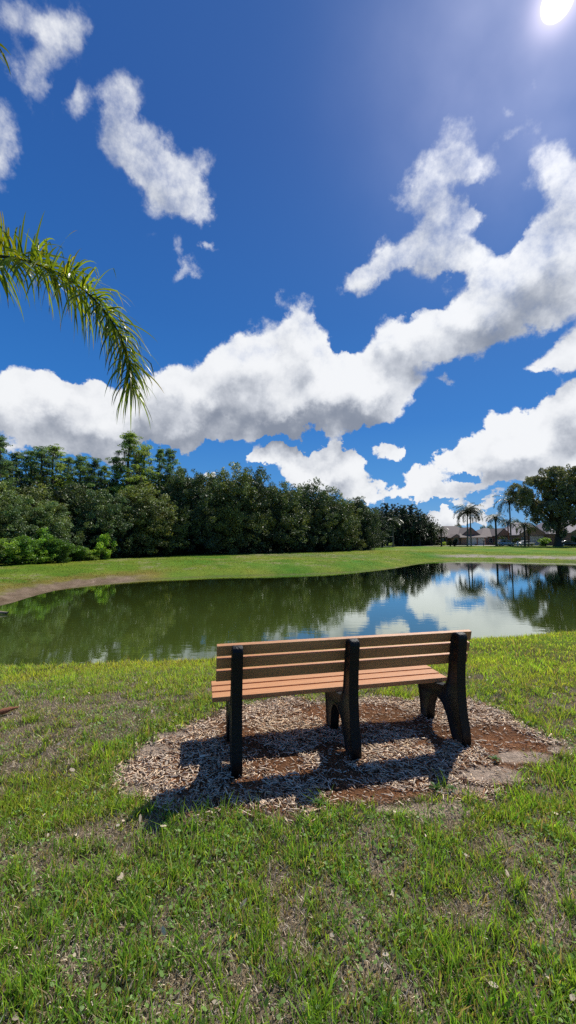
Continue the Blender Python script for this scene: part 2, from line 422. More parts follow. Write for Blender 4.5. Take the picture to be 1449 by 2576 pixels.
def lawn():
    L = []
    def tufts(n, r0, r1, power, per, spread, hmul, wmul, half=50):
        tx, ty = wedge(n, r0, r1, power, half)
        ms = sdist(MULCH, tx, ty); b = bare(tx, ty)
        nB = fbm(tx, ty, 2.2, 4, 60)
        edge = ms + .05 + (nB - .5) * .45
        keep = (RNG.uniform(0, 1, n) < (.92 - .85 * b) * (0.35 + .65 * sstep(.0, .15, edge))) & (edge > .02) & (sdist(POND, tx, ty) > -.05)
        keep &= ~((sand_mask(tx, ty) > .4) & (RNG.uniform(0, 1, n) < .92))
        tx, ty, b = tx[keep], ty[keep], b[keep]; m = len(tx)
        th = RNG.gamma(3.5, 1 / 3.5, m) * (1.05 - .45 * b); tone = RNG.normal(0, 1, m)
        big = fbm(tx, ty, 1.1, 3, 77)
        bx = np.repeat(tx, per) + RNG.normal(0, spread * .8, m * per); by = np.repeat(ty, per) + RNG.normal(0, spread, m * per)
        k = m * per
        h = np.repeat(th, per) * RNG.uniform(.45, 1.25, k) * .040 * hmul
        w = RNG.uniform(.0028, .0055, k) * wmul
        lean = np.clip(RNG.normal(.55, .28, k), .05, 1.15)
        ld = RNG.uniform(0, 2 * PI, k)
        tn = np.repeat(tone, per) * .5 + RNG.normal(0, .6, k); bg = np.repeat(big, per)
        g = .47 * (1 + .32 * tn) * (1 + .28 * sstep(3.6, 5.6, by)); rr = g * (.60 + .10 * RNG.normal(0, 1, k) + .35 * (bg - .5) + .16 * sstep(3.4, 5.5, by)); bl = g * (.13 + .05 * RNG.uniform(0, 1, k))
        col = np.stack([rr, g, bl], 1)
        dry = RNG.uniform(0, 1, k) < (.19 + .25 * np.repeat(b, per))
        col[dry] = np.array([.46, .36, .22]) * RNG.uniform(.6, 1.2, (dry.sum(), 1))
        col = np.clip(col, .01, .8)
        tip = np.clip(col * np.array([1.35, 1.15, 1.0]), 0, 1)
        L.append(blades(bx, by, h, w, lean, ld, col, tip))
    tufts(20000, .8, 3.0, 0, 8, .017, .95, 1.05)
    tufts(30000, 2.6, 7.0, 1.2, 8, .028, 1.1, 1.4)
    tufts(16000, 6.0, 14.5, 1.0, 7, .05, 1.25, 2.6)
    # a few broad, long tufts, most along the edge of the mulch
    pts = []
    for px, py in [(560, 2050), (600, 2060), (640, 2058), (500, 2055), (870, 2055), (820, 2050), (930, 2050), (1010, 2070), (700, 2075), (1090, 2075), (1180, 2060), (1260, 2010), (1330, 1960), (1400, 1960), (380, 2050), (300, 2040),
                   (400, 1800), (440, 1790), (330, 1870), (280, 1960), (1200, 1760), (1290, 1800), (1330, 1820), (1000, 2240), (1050, 2300), (470, 2370), (520, 2450), (1150, 2430), (1230, 2330), (1000, 1740), (1110, 1985), (810, 2030), (1020, 1745)]:
        p = at(px, py); pts.append((p.x, p.y))
    for i in range(150):
        p = at(random.uniform(-60, 1500), random.uniform(2060, 2700)); pts.append((p.x, p.y))
    pts = np.array(pts); per = 15; k = len(pts) * per
    bx = np.repeat(pts[:, 0], per) + RNG.normal(0, .025, k); by = np.repeat(pts[:, 1], per) + RNG.normal(0, .022, k)
    g = RNG.uniform(.32, .5, k); col = np.stack([g * .58, g, g * .15], 1)
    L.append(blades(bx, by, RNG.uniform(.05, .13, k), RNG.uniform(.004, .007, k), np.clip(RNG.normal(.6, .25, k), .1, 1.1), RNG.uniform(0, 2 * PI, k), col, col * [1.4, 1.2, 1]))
    V, Fs, C = join_bl(L)
    tag(link('grass', npmesh('lawn_grass', V, Fs, M['grass'], C)), 'patchy green lawn grass around the bench and down to the pond', 'grass', kind='stuff')
    # dry thatch lying between the blades
    x, y = wedge(190000, .8, 6.5, .9)
    b = bare(x, y); keep = (sdist(MULCH, x, y) > -.12) & (RNG.uniform(0, 1, len(x)) < .42 + .7 * b); x, y = x[keep], y[keep]; k = len(x)
    t = RNG.uniform(.35, 1.15, (k, 1)); col = np.array([[.88, .72, .50]]) * t
    grey = RNG.uniform(0, 1, k) < .35; col[grey] = np.array([[.78, .68, .56]]) * t[grey]
    V, Q, T, C = blades(x, y, RNG.uniform(.010, .040, k), RNG.uniform(.002, .0050, k), RNG.uniform(.35, 1.2, k), RNG.uniform(0, 2 * PI, k), col, col)
    tag(link('dry_grass', npmesh('dry_thatch', V, [Q, T], M['dry'], C)), 'dry brown thatch and dead stems between the lawn grass', 'dry grass', kind='stuff')
    # clover and broad small leaves
    x, y = wedge(26000, .8, 4.2, .3); keep = (sdist(MULCH, x, y) > .0) & (fbm(x, y, 2.7, 3, 91) + RNG.uniform(-.12, .12, len(x)) > .47); x, y = x[keep], y[keep]; k = len(x)
    z = ground_z(x, y) + RNG.uniform(.008, .035, k); r = RNG.uniform(.003, .0085, k)
    nx, ny = RNG.normal(0, .45, k), RNG.normal(0, .45, k)
    V = np.zeros((k, 6, 3), np.float32); th0 = RNG.uniform(0, 6, k)
    for q in range(6):
        a = th0 + q * PI / 3; dx, dy = r * np.cos(a) * (1.2 if q in (0, 3) else 1), r * np.sin(a)
        V[:, q] = np.stack([x + dx, y + dy, z - dx * nx - dy * ny], 1)
    g = RNG.uniform(.3, .5, k); C = np.repeat(np.stack([g * .6, g, g * .25], 1), 6, 0)
    Fh = np.arange(k)[:, None] * 6 + np.arange(6)[None]
    tag(link('clover', npmesh('clover_leaves', V.reshape(-1, 3), [Fh], M['grass'], C)), 'small round clover leaves scattered through the lawn', 'clover', kind='stuff')
    # dead leaves and pale flakes
    x, y = wedge(330, .9, 5.5, .4); k = len(x); z = ground_z(x, y) + RNG.uniform(.015, .04, k); r = RNG.uniform(.007, .02, k)
    V = np.zeros((k, 6, 3), np.float32); th0 = RNG.uniform(0, 6, k); nx, ny = RNG.normal(0, .5, k), RNG.normal(0, .5, k); asp = RNG.uniform(.3, .7, k)
    for q in range(6):
        a = q * PI / 3; ax_, ay_ = r * np.cos(a), r * np.sin(a) * asp
        dx = ax_ * np.cos(th0) - ay_ * np.sin(th0); dy = ax_ * np.sin(th0) + ay_ * np.cos(th0)
        V[:, q] = np.stack([x + dx, y + dy, z - dx * nx - dy * ny + RNG.normal(0, .0015, k)], 1)
    C = np.repeat(np.array([[.68, .56, .42]]) * RNG.uniform(.5, 1.25, (k, 1)), 6, 0)
    tag(link('dead_leaves', npmesh('leaf_litter', V.reshape(-1, 3), [np.arange(k)[:, None] * 6 + np.arange(6)[None]], M['dry'], C)), 'pale dead leaves and flakes strewn over the lawn', 'dead leaves', kind='stuff')
    # short grass of the far bank
    L = []
    x, y = wedge(150000, 16, 75, 1.1, 46); s = sdist(POND, x, y); keep = (s > .15) & (wood_depth(x, y) < 1) & (fbm(x, y, .8, 3, 13) + RNG.uniform(-.25, .25, len(x)) < .62)
    keep &= ~((x < -7.5) & (s < 1.6)) & (y > 13); d_ = s + (fbm(x, y, 2.2, 4, 60) - .5) * 1.2
    keep &= ~((x > 24) & (d_ > 2.3) & (d_ < 5))
    x, y, s = x[keep], y[keep], s[keep]; k = len(x); r = np.hypot(x, y)
    tn = fbm(x, y, .22, 3, 15); g = .24 * RNG.uniform(.6, 1.25, k) * (.75 + .5 * fbm(x, y, 1.3, 3, 16)); col = np.stack([g * (.58 + 1.2 * (tn - .42)), g, g * .08], 1)
    brown = (s < 3.2) & (x < -9) & (RNG.uniform(0, 1, k) < .6); col[brown] = [.20, .12, .04]
    L.append(blades(x, y, RNG.uniform(.03, .075, k), .010 + r * .0006, RNG.uniform(.2, .9, k), RNG.uniform(0, 2 * PI, k), col, col * 1.2))
    V, Fs, C = join_bl(L)
    tag(link('grass', npmesh('far_bank_grass', V, Fs, M['grass'], np.clip(C, .01, .6))), 'short bright grass on the far bank of the pond', 'grass', kind='stuff')
lawn()

# ------------------------------------------------------------------ mulch chips
def chips():
    n = 40000
    xs = [p[0] for p in MULCH]; ys = [p[1] for p in MULCH]
    x = RNG.uniform(min(xs) - .2, max(xs) + .3, n); y = RNG.uniform(min(ys) - .2, max(ys) + .2, n)
    s = sdist(MULCH, x, y) + .06 + (fbm(x, y, 2.2, 4, 60) - .5) * .45
    fine = sstep(.50, .64, fbm(x, y, 2.4, 3, 81) + .28 * np.exp(-((y - 2.28 - .1 * x) / .16) ** 2) + .12 * np.exp(-(((x - 1.5) / .3) ** 2 + ((y - 2.7) / .25) ** 2)))
    keep = (s < .03 + RNG.exponential(.035, n)) & (RNG.uniform(0, 1, n) < 1 - .95 * np.clip(sand_mask(x, y) * 1.2, 0, .93)) & (RNG.uniform(0, 1, n) < 1 - .8 * fine)
    x, y, fine = x[keep], y[keep], fine[keep]; n = len(x)
    Ln = RNG.gamma(4.5, .0072, n) * (1 - .35 * fine) + .007; W = RNG.uniform(.0028, .0085, n); W = np.minimum(W, Ln * .45); Hh = RNG.uniform(.0015, .0045, n)
    big = RNG.uniform(0, 1, n) < .03; Ln[big] *= 1.8; W[big] *= 1.9
    yaw = RNG.normal(2.6, .95, n); pit = RNG.normal(0, .14, n); rol = RNG.normal(0, .28, n)
    z = ground_z(x, y) + RNG.uniform(.002, .018, n)
    cy, sy = np.cos(yaw), np.sin(yaw); cp, sp = np.cos(pit), np.sin(pit)
    ax = np.stack([cy * cp, sy * cp, sp], 1); up = np.stack([-cy * sp, -sy * sp, cp], 1); sd = np.cross(up, ax)
    cr, sr = np.cos(rol)[:, None], np.sin(rol)[:, None]; sd2 = sd * cr + up * sr; up2 = up * cr - sd * sr
    c = np.stack([x, y, z], 1); V = np.zeros((n, 8, 3), np.float32)
    j = RNG.uniform(.35, 1.0, (n, 8)); q = 0
    for a in (-1, 1):
        for b, h in ((-1, -1), (1, -1), (1, 1), (-1, 1)):
            V[:, q] = c + ax * (a * Ln / 2 * (.8 + .2 * j[:, q]))[:, None] + sd2 * (b * W / 2 * j[:, q])[:, None] + up2 * (h * Hh / 2)[:, None]; q += 1
    Fq = np.array([[0, 1, 5, 4], [1, 2, 6, 5], [2, 3, 7, 6], [3, 0, 4, 7], [0, 3, 2, 1], [4, 5, 6, 7]])
    Q = (np.arange(n)[:, None, None] * 8 + Fq[None]).reshape(-1, 4)
    t = RNG.uniform(.45, 1.15, (n, 1)); col = np.array([[.93, .68, .44]]) * t
    k = RNG.uniform(0, 1, n); g = k < .42; col[g] = np.array([[.88, .71, .53]]) * t[g]
    red = (k > .84 - .4 * fine); col[red] = np.array([[.48, .26, .14]]) * t[red]
    dk = (k > .42) & (k < .5); col[dk] = np.array([[.13, .08, .055]]) * t[dk]
    me = npmesh('wood_chips', V.reshape(-1, 3), [Q], M['chips'], np.repeat(np.clip(col, 0, 1), 8, 0))
    tag(link('wood_chips', me), 'bed of weathered wood chip mulch spread under the bench', 'mulch', kind='stuff')
    # fine brown crumbs
    n = 26000; x = RNG.uniform(min(xs), max(xs), n); y = RNG.uniform(min(ys) - .05, max(ys), n)
    keep = (sdist(MULCH, x, y) < .05) & (sand_mask(x, y) + RNG.uniform(-.2, .4, n) < .4); x, y = x[keep], y[keep]; n = len(x)
    col = np.array([[.60, .32, .16]]) * RNG.uniform(.4, 1.3, (n, 1))
    V, Q, T, C = blades(x, y, RNG.uniform(.006, .02, n), RNG.uniform(.002, .004, n), RNG.uniform(.8, 1.22, n), RNG.uniform(0, 6.3, n), col, col)
    tag(link('mulch_crumbs', npmesh('mulch_crumbs', V, [Q, T], M['dry'], C)), 'fine reddish brown bark crumbs between the wood chips', 'mulch', kind='stuff')
chips()

# ------------------------------------------------------------------ bench
def bench():
    pl = at(594, 1945); pm = at(890, 1904); pr = at(1165, 1870)
    d = Vector((pr.x - pl.x, pr.y - pl.y)); Ls = d.length; ang = math.atan2(d.y, d.x)
    mid = (pm.x - pl.x) * math.cos(ang) + (pm.y - pl.y) * math.sin(ang)
    root = empty('park_bench', (pl.x, pl.y, .0), ang)      # local x along the bench, local -y toward the camera
    tag(root, 'park bench of orange brown planks on three black moulded supports, standing on wood chips', 'bench')
    b0 = .055
    # side profile of a support, (y, z); -y is the back of the bench
    prof = [(-.055, 0), (-.045, .10), (-.015, .24), (-.005, .36), (-.002, .47), (-.010, .60), (-.030, .74), (-.048, .815), (-.044, .842), (-.024, .856), (.012, .858), (.042, .850), (.058, .832), (.066, .80),
            (.085, .70), (.108, .58), (.130, .46), (.150, .40), (.19, .372), (.30, .361), (.59, .361), (.61, .348), (.600, .31), (.565, .22), (.55, .12), (.56, 0), (.43, 0), (.425, .10), (.41, .18), (.375, .235), (.32, .265), (.26, .262), (.20, .23), (.155, .17), (.125, .09), (.10, 0)]
    for i, x in enumerate((0, mid, Ls)):
        bm = bmesh.new(); prism(bm, prof, 'x', x - .037, x + .037)
        bm.faces.ensure_lookup_table()
        # bevel rim for the rounded moulded look
        es = [e for e in bm.edges if len(e.link_faces) == 2 and any(len(f.verts) > 8 for f in e.link_faces)]
        bmesh.ops.bevel(bm, geom=es, offset=.010, segments=3, affect='EDGES', profile=.5)
        caps = [f for f in bm.faces if len(f.verts) > 8]
        r = bmesh.ops.inset_region(bm, faces=caps, thickness=.012, depth=0)
        caps = [f for f in bm.faces if len(f.verts) > 8]
        bmesh.ops.inset_region(bm, faces=caps, thickness=.003, depth=-.006)
        me = bm_mesh('support', bm, M['cast'], True)
        o = link('support', me, root)
        md = o.modifiers.new('w', 'WEIGHTED_NORMAL') if False else None
    x0, x1 = -.14, Ls + .165
    def plank(name, yc, zc, w, t, tilt, xa=x0, xb=x1):
        bm = bmesh.new(); box(bm, xa, xb, -t / 2, t / 2, -w / 2, w / 2, .004)
        bmesh.ops.rotate(bm, cent=(0, 0, 0), matrix=Matrix.Rotation(tilt, 3, 'X'), verts=bm.verts)
        bmesh.ops.translate(bm, vec=(0, yc, zc), verts=bm.verts)
        return link(name, bm_mesh(name, bm, M['plank']), root)
    # back planks rest on the seat side of the posts (tilt so that the top leans toward the back)
    tilt = math.radians(14)
    for zc in (.808, .711, .613):
        yc = .096 + (.808 - zc) * .29
        plank('back_plank', yc, zc, .079, .036, tilt)
    for yc in (.366, .484, .602):
        plank('seat_plank', yc, .383 - (.602 - yc) * .03, .111, .036, PI / 2 - .03, x0 - .02, x1 - .075)
    # bolts on the backs of the posts and on the sides
    return root
bench()

# ------------------------------------------------------------------ vegetation generators
def leaves(C, Rr, n, size, shade, asp=.55, flat=0.0, shell=.5, droop=0):
    """C (m,3) clump centres, Rr (m,3) radii, n leaves in all -> V,Q,col.  shade(m,3): clump colour"""
    m = len(C); vol = (Rr.prod(1)) ** (2 / 3); idx = RNG.choice(m, n, p=vol / vol.sum())
    d = RNG.normal(0, 1, (n, 3)); d /= np.linalg.norm(d, axis=1, keepdims=True)
    rad = RNG.uniform(0, 1, n) ** (1 / 3) * (1 - shell) + shell * RNG.uniform(.75, 1.05, n)
    P = C[idx] + d * Rr[idx] * rad[:, None]
    nn = RNG.normal(0, 1, (n, 3)) + d * .6; nn[:, 2] += flat; nn /= np.linalg.norm(nn, axis=1, keepdims=True)
    a = np.cross(nn, RNG.normal(0, 1, (n, 3))); a /= np.linalg.norm(a, axis=1, keepdims=True)
    if droop: a[:, 2] -= droop; a /= np.linalg.norm(a, axis=1, keepdims=True)
    b = np.cross(nn, a); b /= np.maximum(np.linalg.norm(b, axis=1, keepdims=True), 1e-6)
    s = (size * RNG.uniform(.55, 1.35, n))[:, None]
    V = np.stack([P - a * s, P - b * s * asp + a * s * .1, P + a * s, P + b * s * asp + a * s * .1], 1)
    col = shade[idx] * RNG.uniform(.65, 1.35, (n, 1))
    return V.reshape(-1, 3), np.arange(n * 4).reshape(n, 4), np.repeat(col, 4, 0)
def sub_clumps(lobes, per, rmin, rmax, topbias=0):
    """scatter clumps over the surfaces of lobes [(c, r3)]"""
    C, R = [], []
    for c, r in lobes:
        k = max(4, int(per * (r[0] * r[2])))
        d = RNG.normal(0, 1, (k, 3)); d /= np.linalg.norm(d, axis=1, keepdims=True)
        rad = RNG.uniform(.6, 1.05, (k, 1)); C.append(c + d * r * rad); q = RNG.uniform(rmin, rmax, (k, 1)); R.append(np.repeat(q, 3, 1) * [1, 1, .75])
    return np.concatenate(C), np.concatenate(R)
def branches(base, lobes, r0, trunk_top):
    parts = []; b = Vector(base); t = Vector(trunk_top)
    parts.append(tube([b + Vector((0, 0, -.3)), b + (t - b) * .12 + Vector((0, 0, 0)), b + (t - b) * .5 + Vector((r0 * .4, 0, 0)), t], [r0 * 1.5, r0 * 1.05, r0 * .85, r0 * .6], 9))
    for c, r in lobes:
        c = Vector(c); s = b + (t - b) * random.uniform(.55, 1.0); mid = s.lerp(c, .5) + Vector((random.uniform(-.4, .4), random.uniform(-.4, .4), random.uniform(-.2, .5)))
        parts.append(tube([s, mid, c], [r0 * .38, r0 * .22, r0 * .06], 5))
    return join(parts)
def make_oak(seed, H=9.0, W=7.0, low=.04, n=26000, base_col=(.112, .150, .070), leaf=.105, lobes_n=30, rad=(.17, .30)):
    global RNG; RNG = np.random.default_rng(seed); random.seed(seed)
    lobes = []
    for i in range(lobes_n):
        t = (i + .5) / lobes_n; z = H * (low + .05 + (1 - low - .15) * t)
        prof = math.sin(PI * min(1, (.36 + .62 * t) ** 1.15)) ** .6
        a = i * 2.39996 + random.uniform(-.4, .4); rr = W / 2 * prof * random.uniform(.35, .85)
        lr = W * random.uniform(*rad) * (.75 + .25 * prof)
        lobes.append((np.array([rr * math.cos(a), rr * math.sin(a), z]), np.array([lr, lr, lr * random.uniform(.65, .85)])))
    C, R = sub_clumps(lobes, 9, .25, .62)
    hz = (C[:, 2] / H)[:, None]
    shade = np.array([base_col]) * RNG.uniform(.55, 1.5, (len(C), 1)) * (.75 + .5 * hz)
    warm = RNG.uniform(0, 1, len(C)) < .25; shade[warm] *= [1.3, 1.12, .8]
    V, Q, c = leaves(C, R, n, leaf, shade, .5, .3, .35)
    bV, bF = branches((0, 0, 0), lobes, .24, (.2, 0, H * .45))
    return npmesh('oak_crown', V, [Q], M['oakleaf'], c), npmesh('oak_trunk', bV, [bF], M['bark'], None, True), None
def make_cypress(seed, H=14.0, W=4.2, n=14000, col=(.20, .30, .12), start=.38):
    global RNG; RNG = np.random.default_rng(seed); random.seed(seed)
    C, R, parts = [], [], []; mossP = []
    sway = [random.uniform(-.15, .15) for _ in range(4)]
    ax = [(0, 0, -.3), (sway[0], sway[1], H * .35), (sway[2], sway[3], H * .7), (sway[2] * .5, 0, H * .98)]
    parts.append(tube(ax, [.30, .19, .11, .03], 8))
    k = 44
    for i in range(k):
        t = (i + random.random()) / k; z = H * (start + (1.0 - start) * t)
        reach = W / 2 * (1 - .75 * t ** 1.6) * random.uniform(.45, 1.15) * (.75 if t < .15 else 1)
        a = i * 2.4 + random.uniform(-.5, .5); dz = random.uniform(-.1, .5) * reach
        s = Vector((sway[2] * t, 0, z)); e = Vector((math.cos(a) * reach, math.sin(a) * reach, z + dz))
        parts.append(tube([s, s.lerp(e, .6) + Vector((0, 0, .1)), e], [.05 * (1.2 - t), .03, .01], 4))
        for q in range(random.randint(3, 5)):
            f = random.uniform(.35, 1.1); p = s.lerp(e, f) + Vector((random.gauss(0, .22), random.gauss(0, .22), random.gauss(.05, .12)))
            r = random.uniform(.22, .50) * (1.1 - .4 * t); C.append(p[:]); R.append((r * 1.3, r * 1.3, r * .55))
        if random.random() < .55:
            p = s.lerp(e, random.uniform(.5, 1)); mossP.append((p.x, p.y, p.z - .1))
    for q in range(7): C.append((random.gauss(0, .25), random.gauss(0, .25), H * random.uniform(.93, 1.0))); R.append((.35, .35, .25))
    C, R = np.array(C), np.array(R); shade = np.array([col]) * RNG.uniform(.6, 1.45, (len(C), 1))
    V, Q, c = leaves(C, R, n, .085, shade, .4, .8, .15)
    bV, bF = join(parts)
    P = np.array(mossP); k = 22; m = len(P) * k; base = np.repeat(P, k, 0) + RNG.normal(0, .18, (m, 3)) * [1, 1, .4]
    L = RNG.uniform(.2, .9, m); w = RNG.uniform(.02, .05, m); th = RNG.uniform(0, PI, m)
    o = np.stack([np.cos(th) * w, np.sin(th) * w, 0 * w], 1); dn = np.stack([RNG.normal(0, .05, m), 0 * w, -L], 1)
    MV = np.stack([base - o, base + o, base + dn * .6 + o * .6, base + dn], 1).reshape(-1, 3)
    mc = np.repeat(np.array([[.075, .085, .068]]) * RNG.uniform(.5, 1.3, (m, 1)), 4, 0)
    Q2 = np.arange(m * 4).reshape(m, 4) + len(V)
    return npmesh('cypress_crown', np.concatenate([V, MV]), [Q, Q2], M['cypleaf'], np.concatenate([c, mc])), npmesh('cypress_trunk', bV, [bF], M['bark'], None, True), None
def make_pine(seed, H=13.0, W=8.0, n=20000):
    global RNG; RNG = np.random.default_rng(seed); random.seed(seed)
    lobes = []
    for i in range(26):
        t = (i + .5) / 26; z = H * (.10 + .86 * t); a = i * 2.4; rr = W / 2 * math.sin(PI * (.25 + .72 * t)) * random.uniform(.3, .95); r = random.uniform(.8, 1.35)
        lobes.append((np.array([rr * math.cos(a), rr * math.sin(a), z]), np.array([r, r, r * .75])))
    C, R = sub_clumps(lobes, 9, .2, .45); shade = np.array([[.055, .090, .048]]) * RNG.uniform(.55, 1.5, (len(C), 1))
    V, Q, c = leaves(C, R, n, .14, shade, .25, .2, .2)
    bV, bF = branches((0, 0, 0), lobes, .22, (.1, 0, H * .92))
    return npmesh('pine_crown', V, [Q], M['pineleaf'], c), npmesh('pine_trunk', bV, [bF], M['bark'], None, True), None
def make_shrub(seed, H=2.0, W=2.6, n=4600, col=(.12, .21, .045), leaf=.07):
    global RNG; RNG = np.random.default_rng(seed); random.seed(seed)
    lobes = []
    for i in range(15):
        a = random.uniform(0, 6.3); rr = W / 2 * random.uniform(0, .8); r = H * random.uniform(.10, .30); z = random.uniform(.15, .9 - .3 * rr / (W / 2)) * H
        lobes.append((np.array([rr * math.cos(a), rr * math.sin(a), z]), np.array([r * 1.1, r * 1.1, r * .9])))
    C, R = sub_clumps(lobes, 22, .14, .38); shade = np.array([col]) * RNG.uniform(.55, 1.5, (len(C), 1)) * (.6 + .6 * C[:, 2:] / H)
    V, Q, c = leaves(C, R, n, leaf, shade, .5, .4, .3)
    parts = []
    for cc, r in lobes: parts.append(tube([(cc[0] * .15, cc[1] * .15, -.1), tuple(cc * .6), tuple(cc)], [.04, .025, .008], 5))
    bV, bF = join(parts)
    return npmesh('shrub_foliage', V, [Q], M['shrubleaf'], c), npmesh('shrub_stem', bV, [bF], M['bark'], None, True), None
def put(name, protos, x, y, label, cat, group=None, sx=1, sz=1, rz=0, z=None, parts=('crown', 'trunk', 'hanging_moss')):
    root = empty(name, (x, y, gz(x, y) if z is None else z), rz)
    root.scale = (sx, sx, sz); tag(root, label, cat, group)
    for nm, me in zip(parts, protos):
        if me: link(nm, me, root)
    return root
def ordn(i): return ['first', 'second', 'third', 'fourth', 'fifth', 'sixth', 'seventh', 'eighth', 'ninth', 'tenth', 'eleventh', 'twelfth', 'thirteenth', 'fourteenth', 'fifteenth', 'sixteenth', 'seventeenth', 'eighteenth', 'nineteenth', 'twentieth', 'twenty-first', 'twenty-second', 'twenty-third'][i]
def wood_r(px):
    wx = np.array([p[0] for p in WOODLINE]); wy = np.array([p[1] for p in WOODLINE]); th = math.atan((px - CX) / F)
    return float(np.interp(th, np.arctan2(wx, wy), wy))          # forward distance of the wood front at that column

OAKS = [make_oak(s) for s in (101, 102, 103, 104, 105)]
GREENOAKS = [make_oak(s, base_col=(.18, .25, .10), rad=(.12, .26)) for s in (106, 107)]
CYPS = [make_cypress(s) for s in (201, 202, 203, 204)]
PINES = [make_pine(s) for s in (301, 302, 303)]
SHRUBS = [make_shrub(401, col=(.17, .30, .06)), make_shrub(402, col=(.26, .38, .07), leaf=.06), make_shrub(403, col=(.13, .22, .09), leaf=.08), make_shrub(404, 2.0, 2.2, 5200, (.22, .38, .07), .06)]
DSHRUBS = [make_shrub(s, col=(.035, .060, .022)) for s in (411, 412)]
random.seed(11)
# tall cypresses behind: pixel x, pixel top, extra depth, width factor
cyp = [(-35, 1075, 9, 1.2), (2, 1098, 6, .9), (42, 1140, 8, 1.0), (78, 1135, 12, 1), (103, 1128, 8, 1.05), (134, 1122, 9, 1.1), (172, 1152, 11, 1.0), (204, 1148, 8, 1.05), (240, 1155, 10, .95), (262, 1172, 14, .9), (293, 1152, 9, .8), (327, 1090, 8, 1.15), (366, 1122, 9, 1.0), (402, 1130, 11, .75), (428, 1132, 9, .85), (455, 1178, 10, .9), (20, 1165, 14, .9), (222, 1165, 15, .8), (345, 1150, 14, .8)]
order = sorted(range(len(cyp)), key=lambda i: cyp[i][0])
special = {11: 'tallest cypress in the wood, hung with grey moss and standing clear above its neighbours', 0: 'tall cypress at the far left edge of the wood, cut by the frame'}
for rank, i in enumerate(order):
    px, ty, dd, wf = cyp[i]; D = wood_r(px) + dd; top = atD(px, ty, D); z0 = gz(top.x, D); H = top.z - z0
    lab = special.get(i, 'airy cypress with a thin trunk above the oaks, %s cypress from the left' % ordn(rank))
    put('cypress_tree', CYPS[i % 4], top.x, D, lab, 'tree', 'cypresses rising above the wood', H / 14 * wf * 1.12, H / 14, random.uniform(0, 6.3))
# front oaks: pixel x, top y, depth behind the front line, width in pixels
oak = [(-70, 1190, 4, 170), (10, 1235, 2.5, 150), (75, 1225, 5, 150), (130, 1262, 1.8, 120), (190, 1215, 6, 130), (250, 1232, 3, 130), (300, 1250, 4, 110), (350, 1222, 3.5, 140), (405, 1248, 1.8, 130), (455, 1185, 5, 110), (500, 1186, 3.0, 130), (548, 1190, 4, 110), (590, 1178, 3, 130), (648, 1180, 3.5, 120), (705, 1215, 3, 120), (745, 1226, 5, 100), (785, 1212, 4, 105), (828, 1232, 3.5, 95), (862, 1255, 2.5, 85), (895, 1250, 4, 85), (922, 1272, 3, 75)]
for i, (px, ty, dd, wpx) in enumerate(oak):
    D = wood_r(px) + dd; top = atD(px, ty, D); z0 = gz(top.x, D); H = (top.z - z0) * 1.03; W = wpx / F * D * 1.12
    lab = 'dense dark oak leafy to the ground at the wood edge, %s oak from the left' % ordn(i)
    if i == len(oak) - 1: lab = 'last dark oak at the right end of the wood edge, casting shadow on the grass'
    put('oak_tree', GREENOAKS[i % 2] if i in (0, 1, 3, 5) else OAKS[i % 5], top.x, D, lab, 'tree', 'oaks along the edge of the wood', W / 7.0, H / 9.0, random.uniform(0, 6.3))
# skirt shrubs in the shade along the wood
sk = [(-20, 1340, 130), (60, 1345, 90), (112, 1330, 100), (150, 1352, 80), (192, 1372, 80), (262, 1342, 70), (222, 1380, 70), (40, 1380, 80), (100, 1382, 90)]
labs = ['sunlit bush at the far left of the wood edge, cut by the frame', 'tall bright leafy bush below the leftmost oaks', 'tallest bright green bush in front of the wood', 'loose bright green bush right of the tallest bush', 'low yellow green bush by the middle of the left bushes', 'pale leafy bush standing apart, rightmost of the bright bushes', 'small low bush between the bright bushes and the pale one', 'small low green bush at the foot of the leftmost bushes', 'small low green bush in front of the tall bright bush']
for (px, ty, wpx), lab in zip(sk, labs):
    D = wood_r(px) - .6 + random.uniform(-.5, .6); top = atD(px, ty, D); z0 = gz(top.x, D); H = top.z - z0
    put('bush', SHRUBS[random.randrange(4)], top.x, D, lab, 'bush', 'bright bushes before the wood', wpx / F * D / 2.6, H / 2.0, random.uniform(0, 6.3), parts=('foliage', 'stem'))
# pines at the far end of the wood
pin = [(948, 1275, 96, 60), (972, 1263, 112, 60), (995, 1268, 118, 55), (1012, 1270, 112, 55), (1032, 1266, 116, 60), (1052, 1282, 112, 50), (1066, 1292, 120, 48), (1080, 1312, 116, 40), (925, 1300, 100, 50), (960, 1310, 100, 50)]
plabs = ['dark pine right beside the last oak', 'tallest round-topped dark pine left of the group', 'dark pine just right of the tallest round pine', 'dark pine in the middle of the pine group', 'broad dark pine right of the middle of the group', 'dark pine on the falling right side of the group', 'smaller dark pine near the right end of the group', 'smallest dark pine at the right end, beside the first house', 'low dark pine half hidden behind the last oak', 'low dark pine in front, behind the slender street palm']
for i, ((px, ty, D, wpx), lab) in enumerate(zip(pin, plabs)):
    top = atD(px, ty, D); z0 = gz(top.x, D)
    put('pine_tree', PINES[i % 3], top.x, D, lab, 'tree', 'dark pines beyond the wood', wpx / F * D / 8 * 1.15, (top.z - z0) / 13.0, random.uniform(0, 6.3))
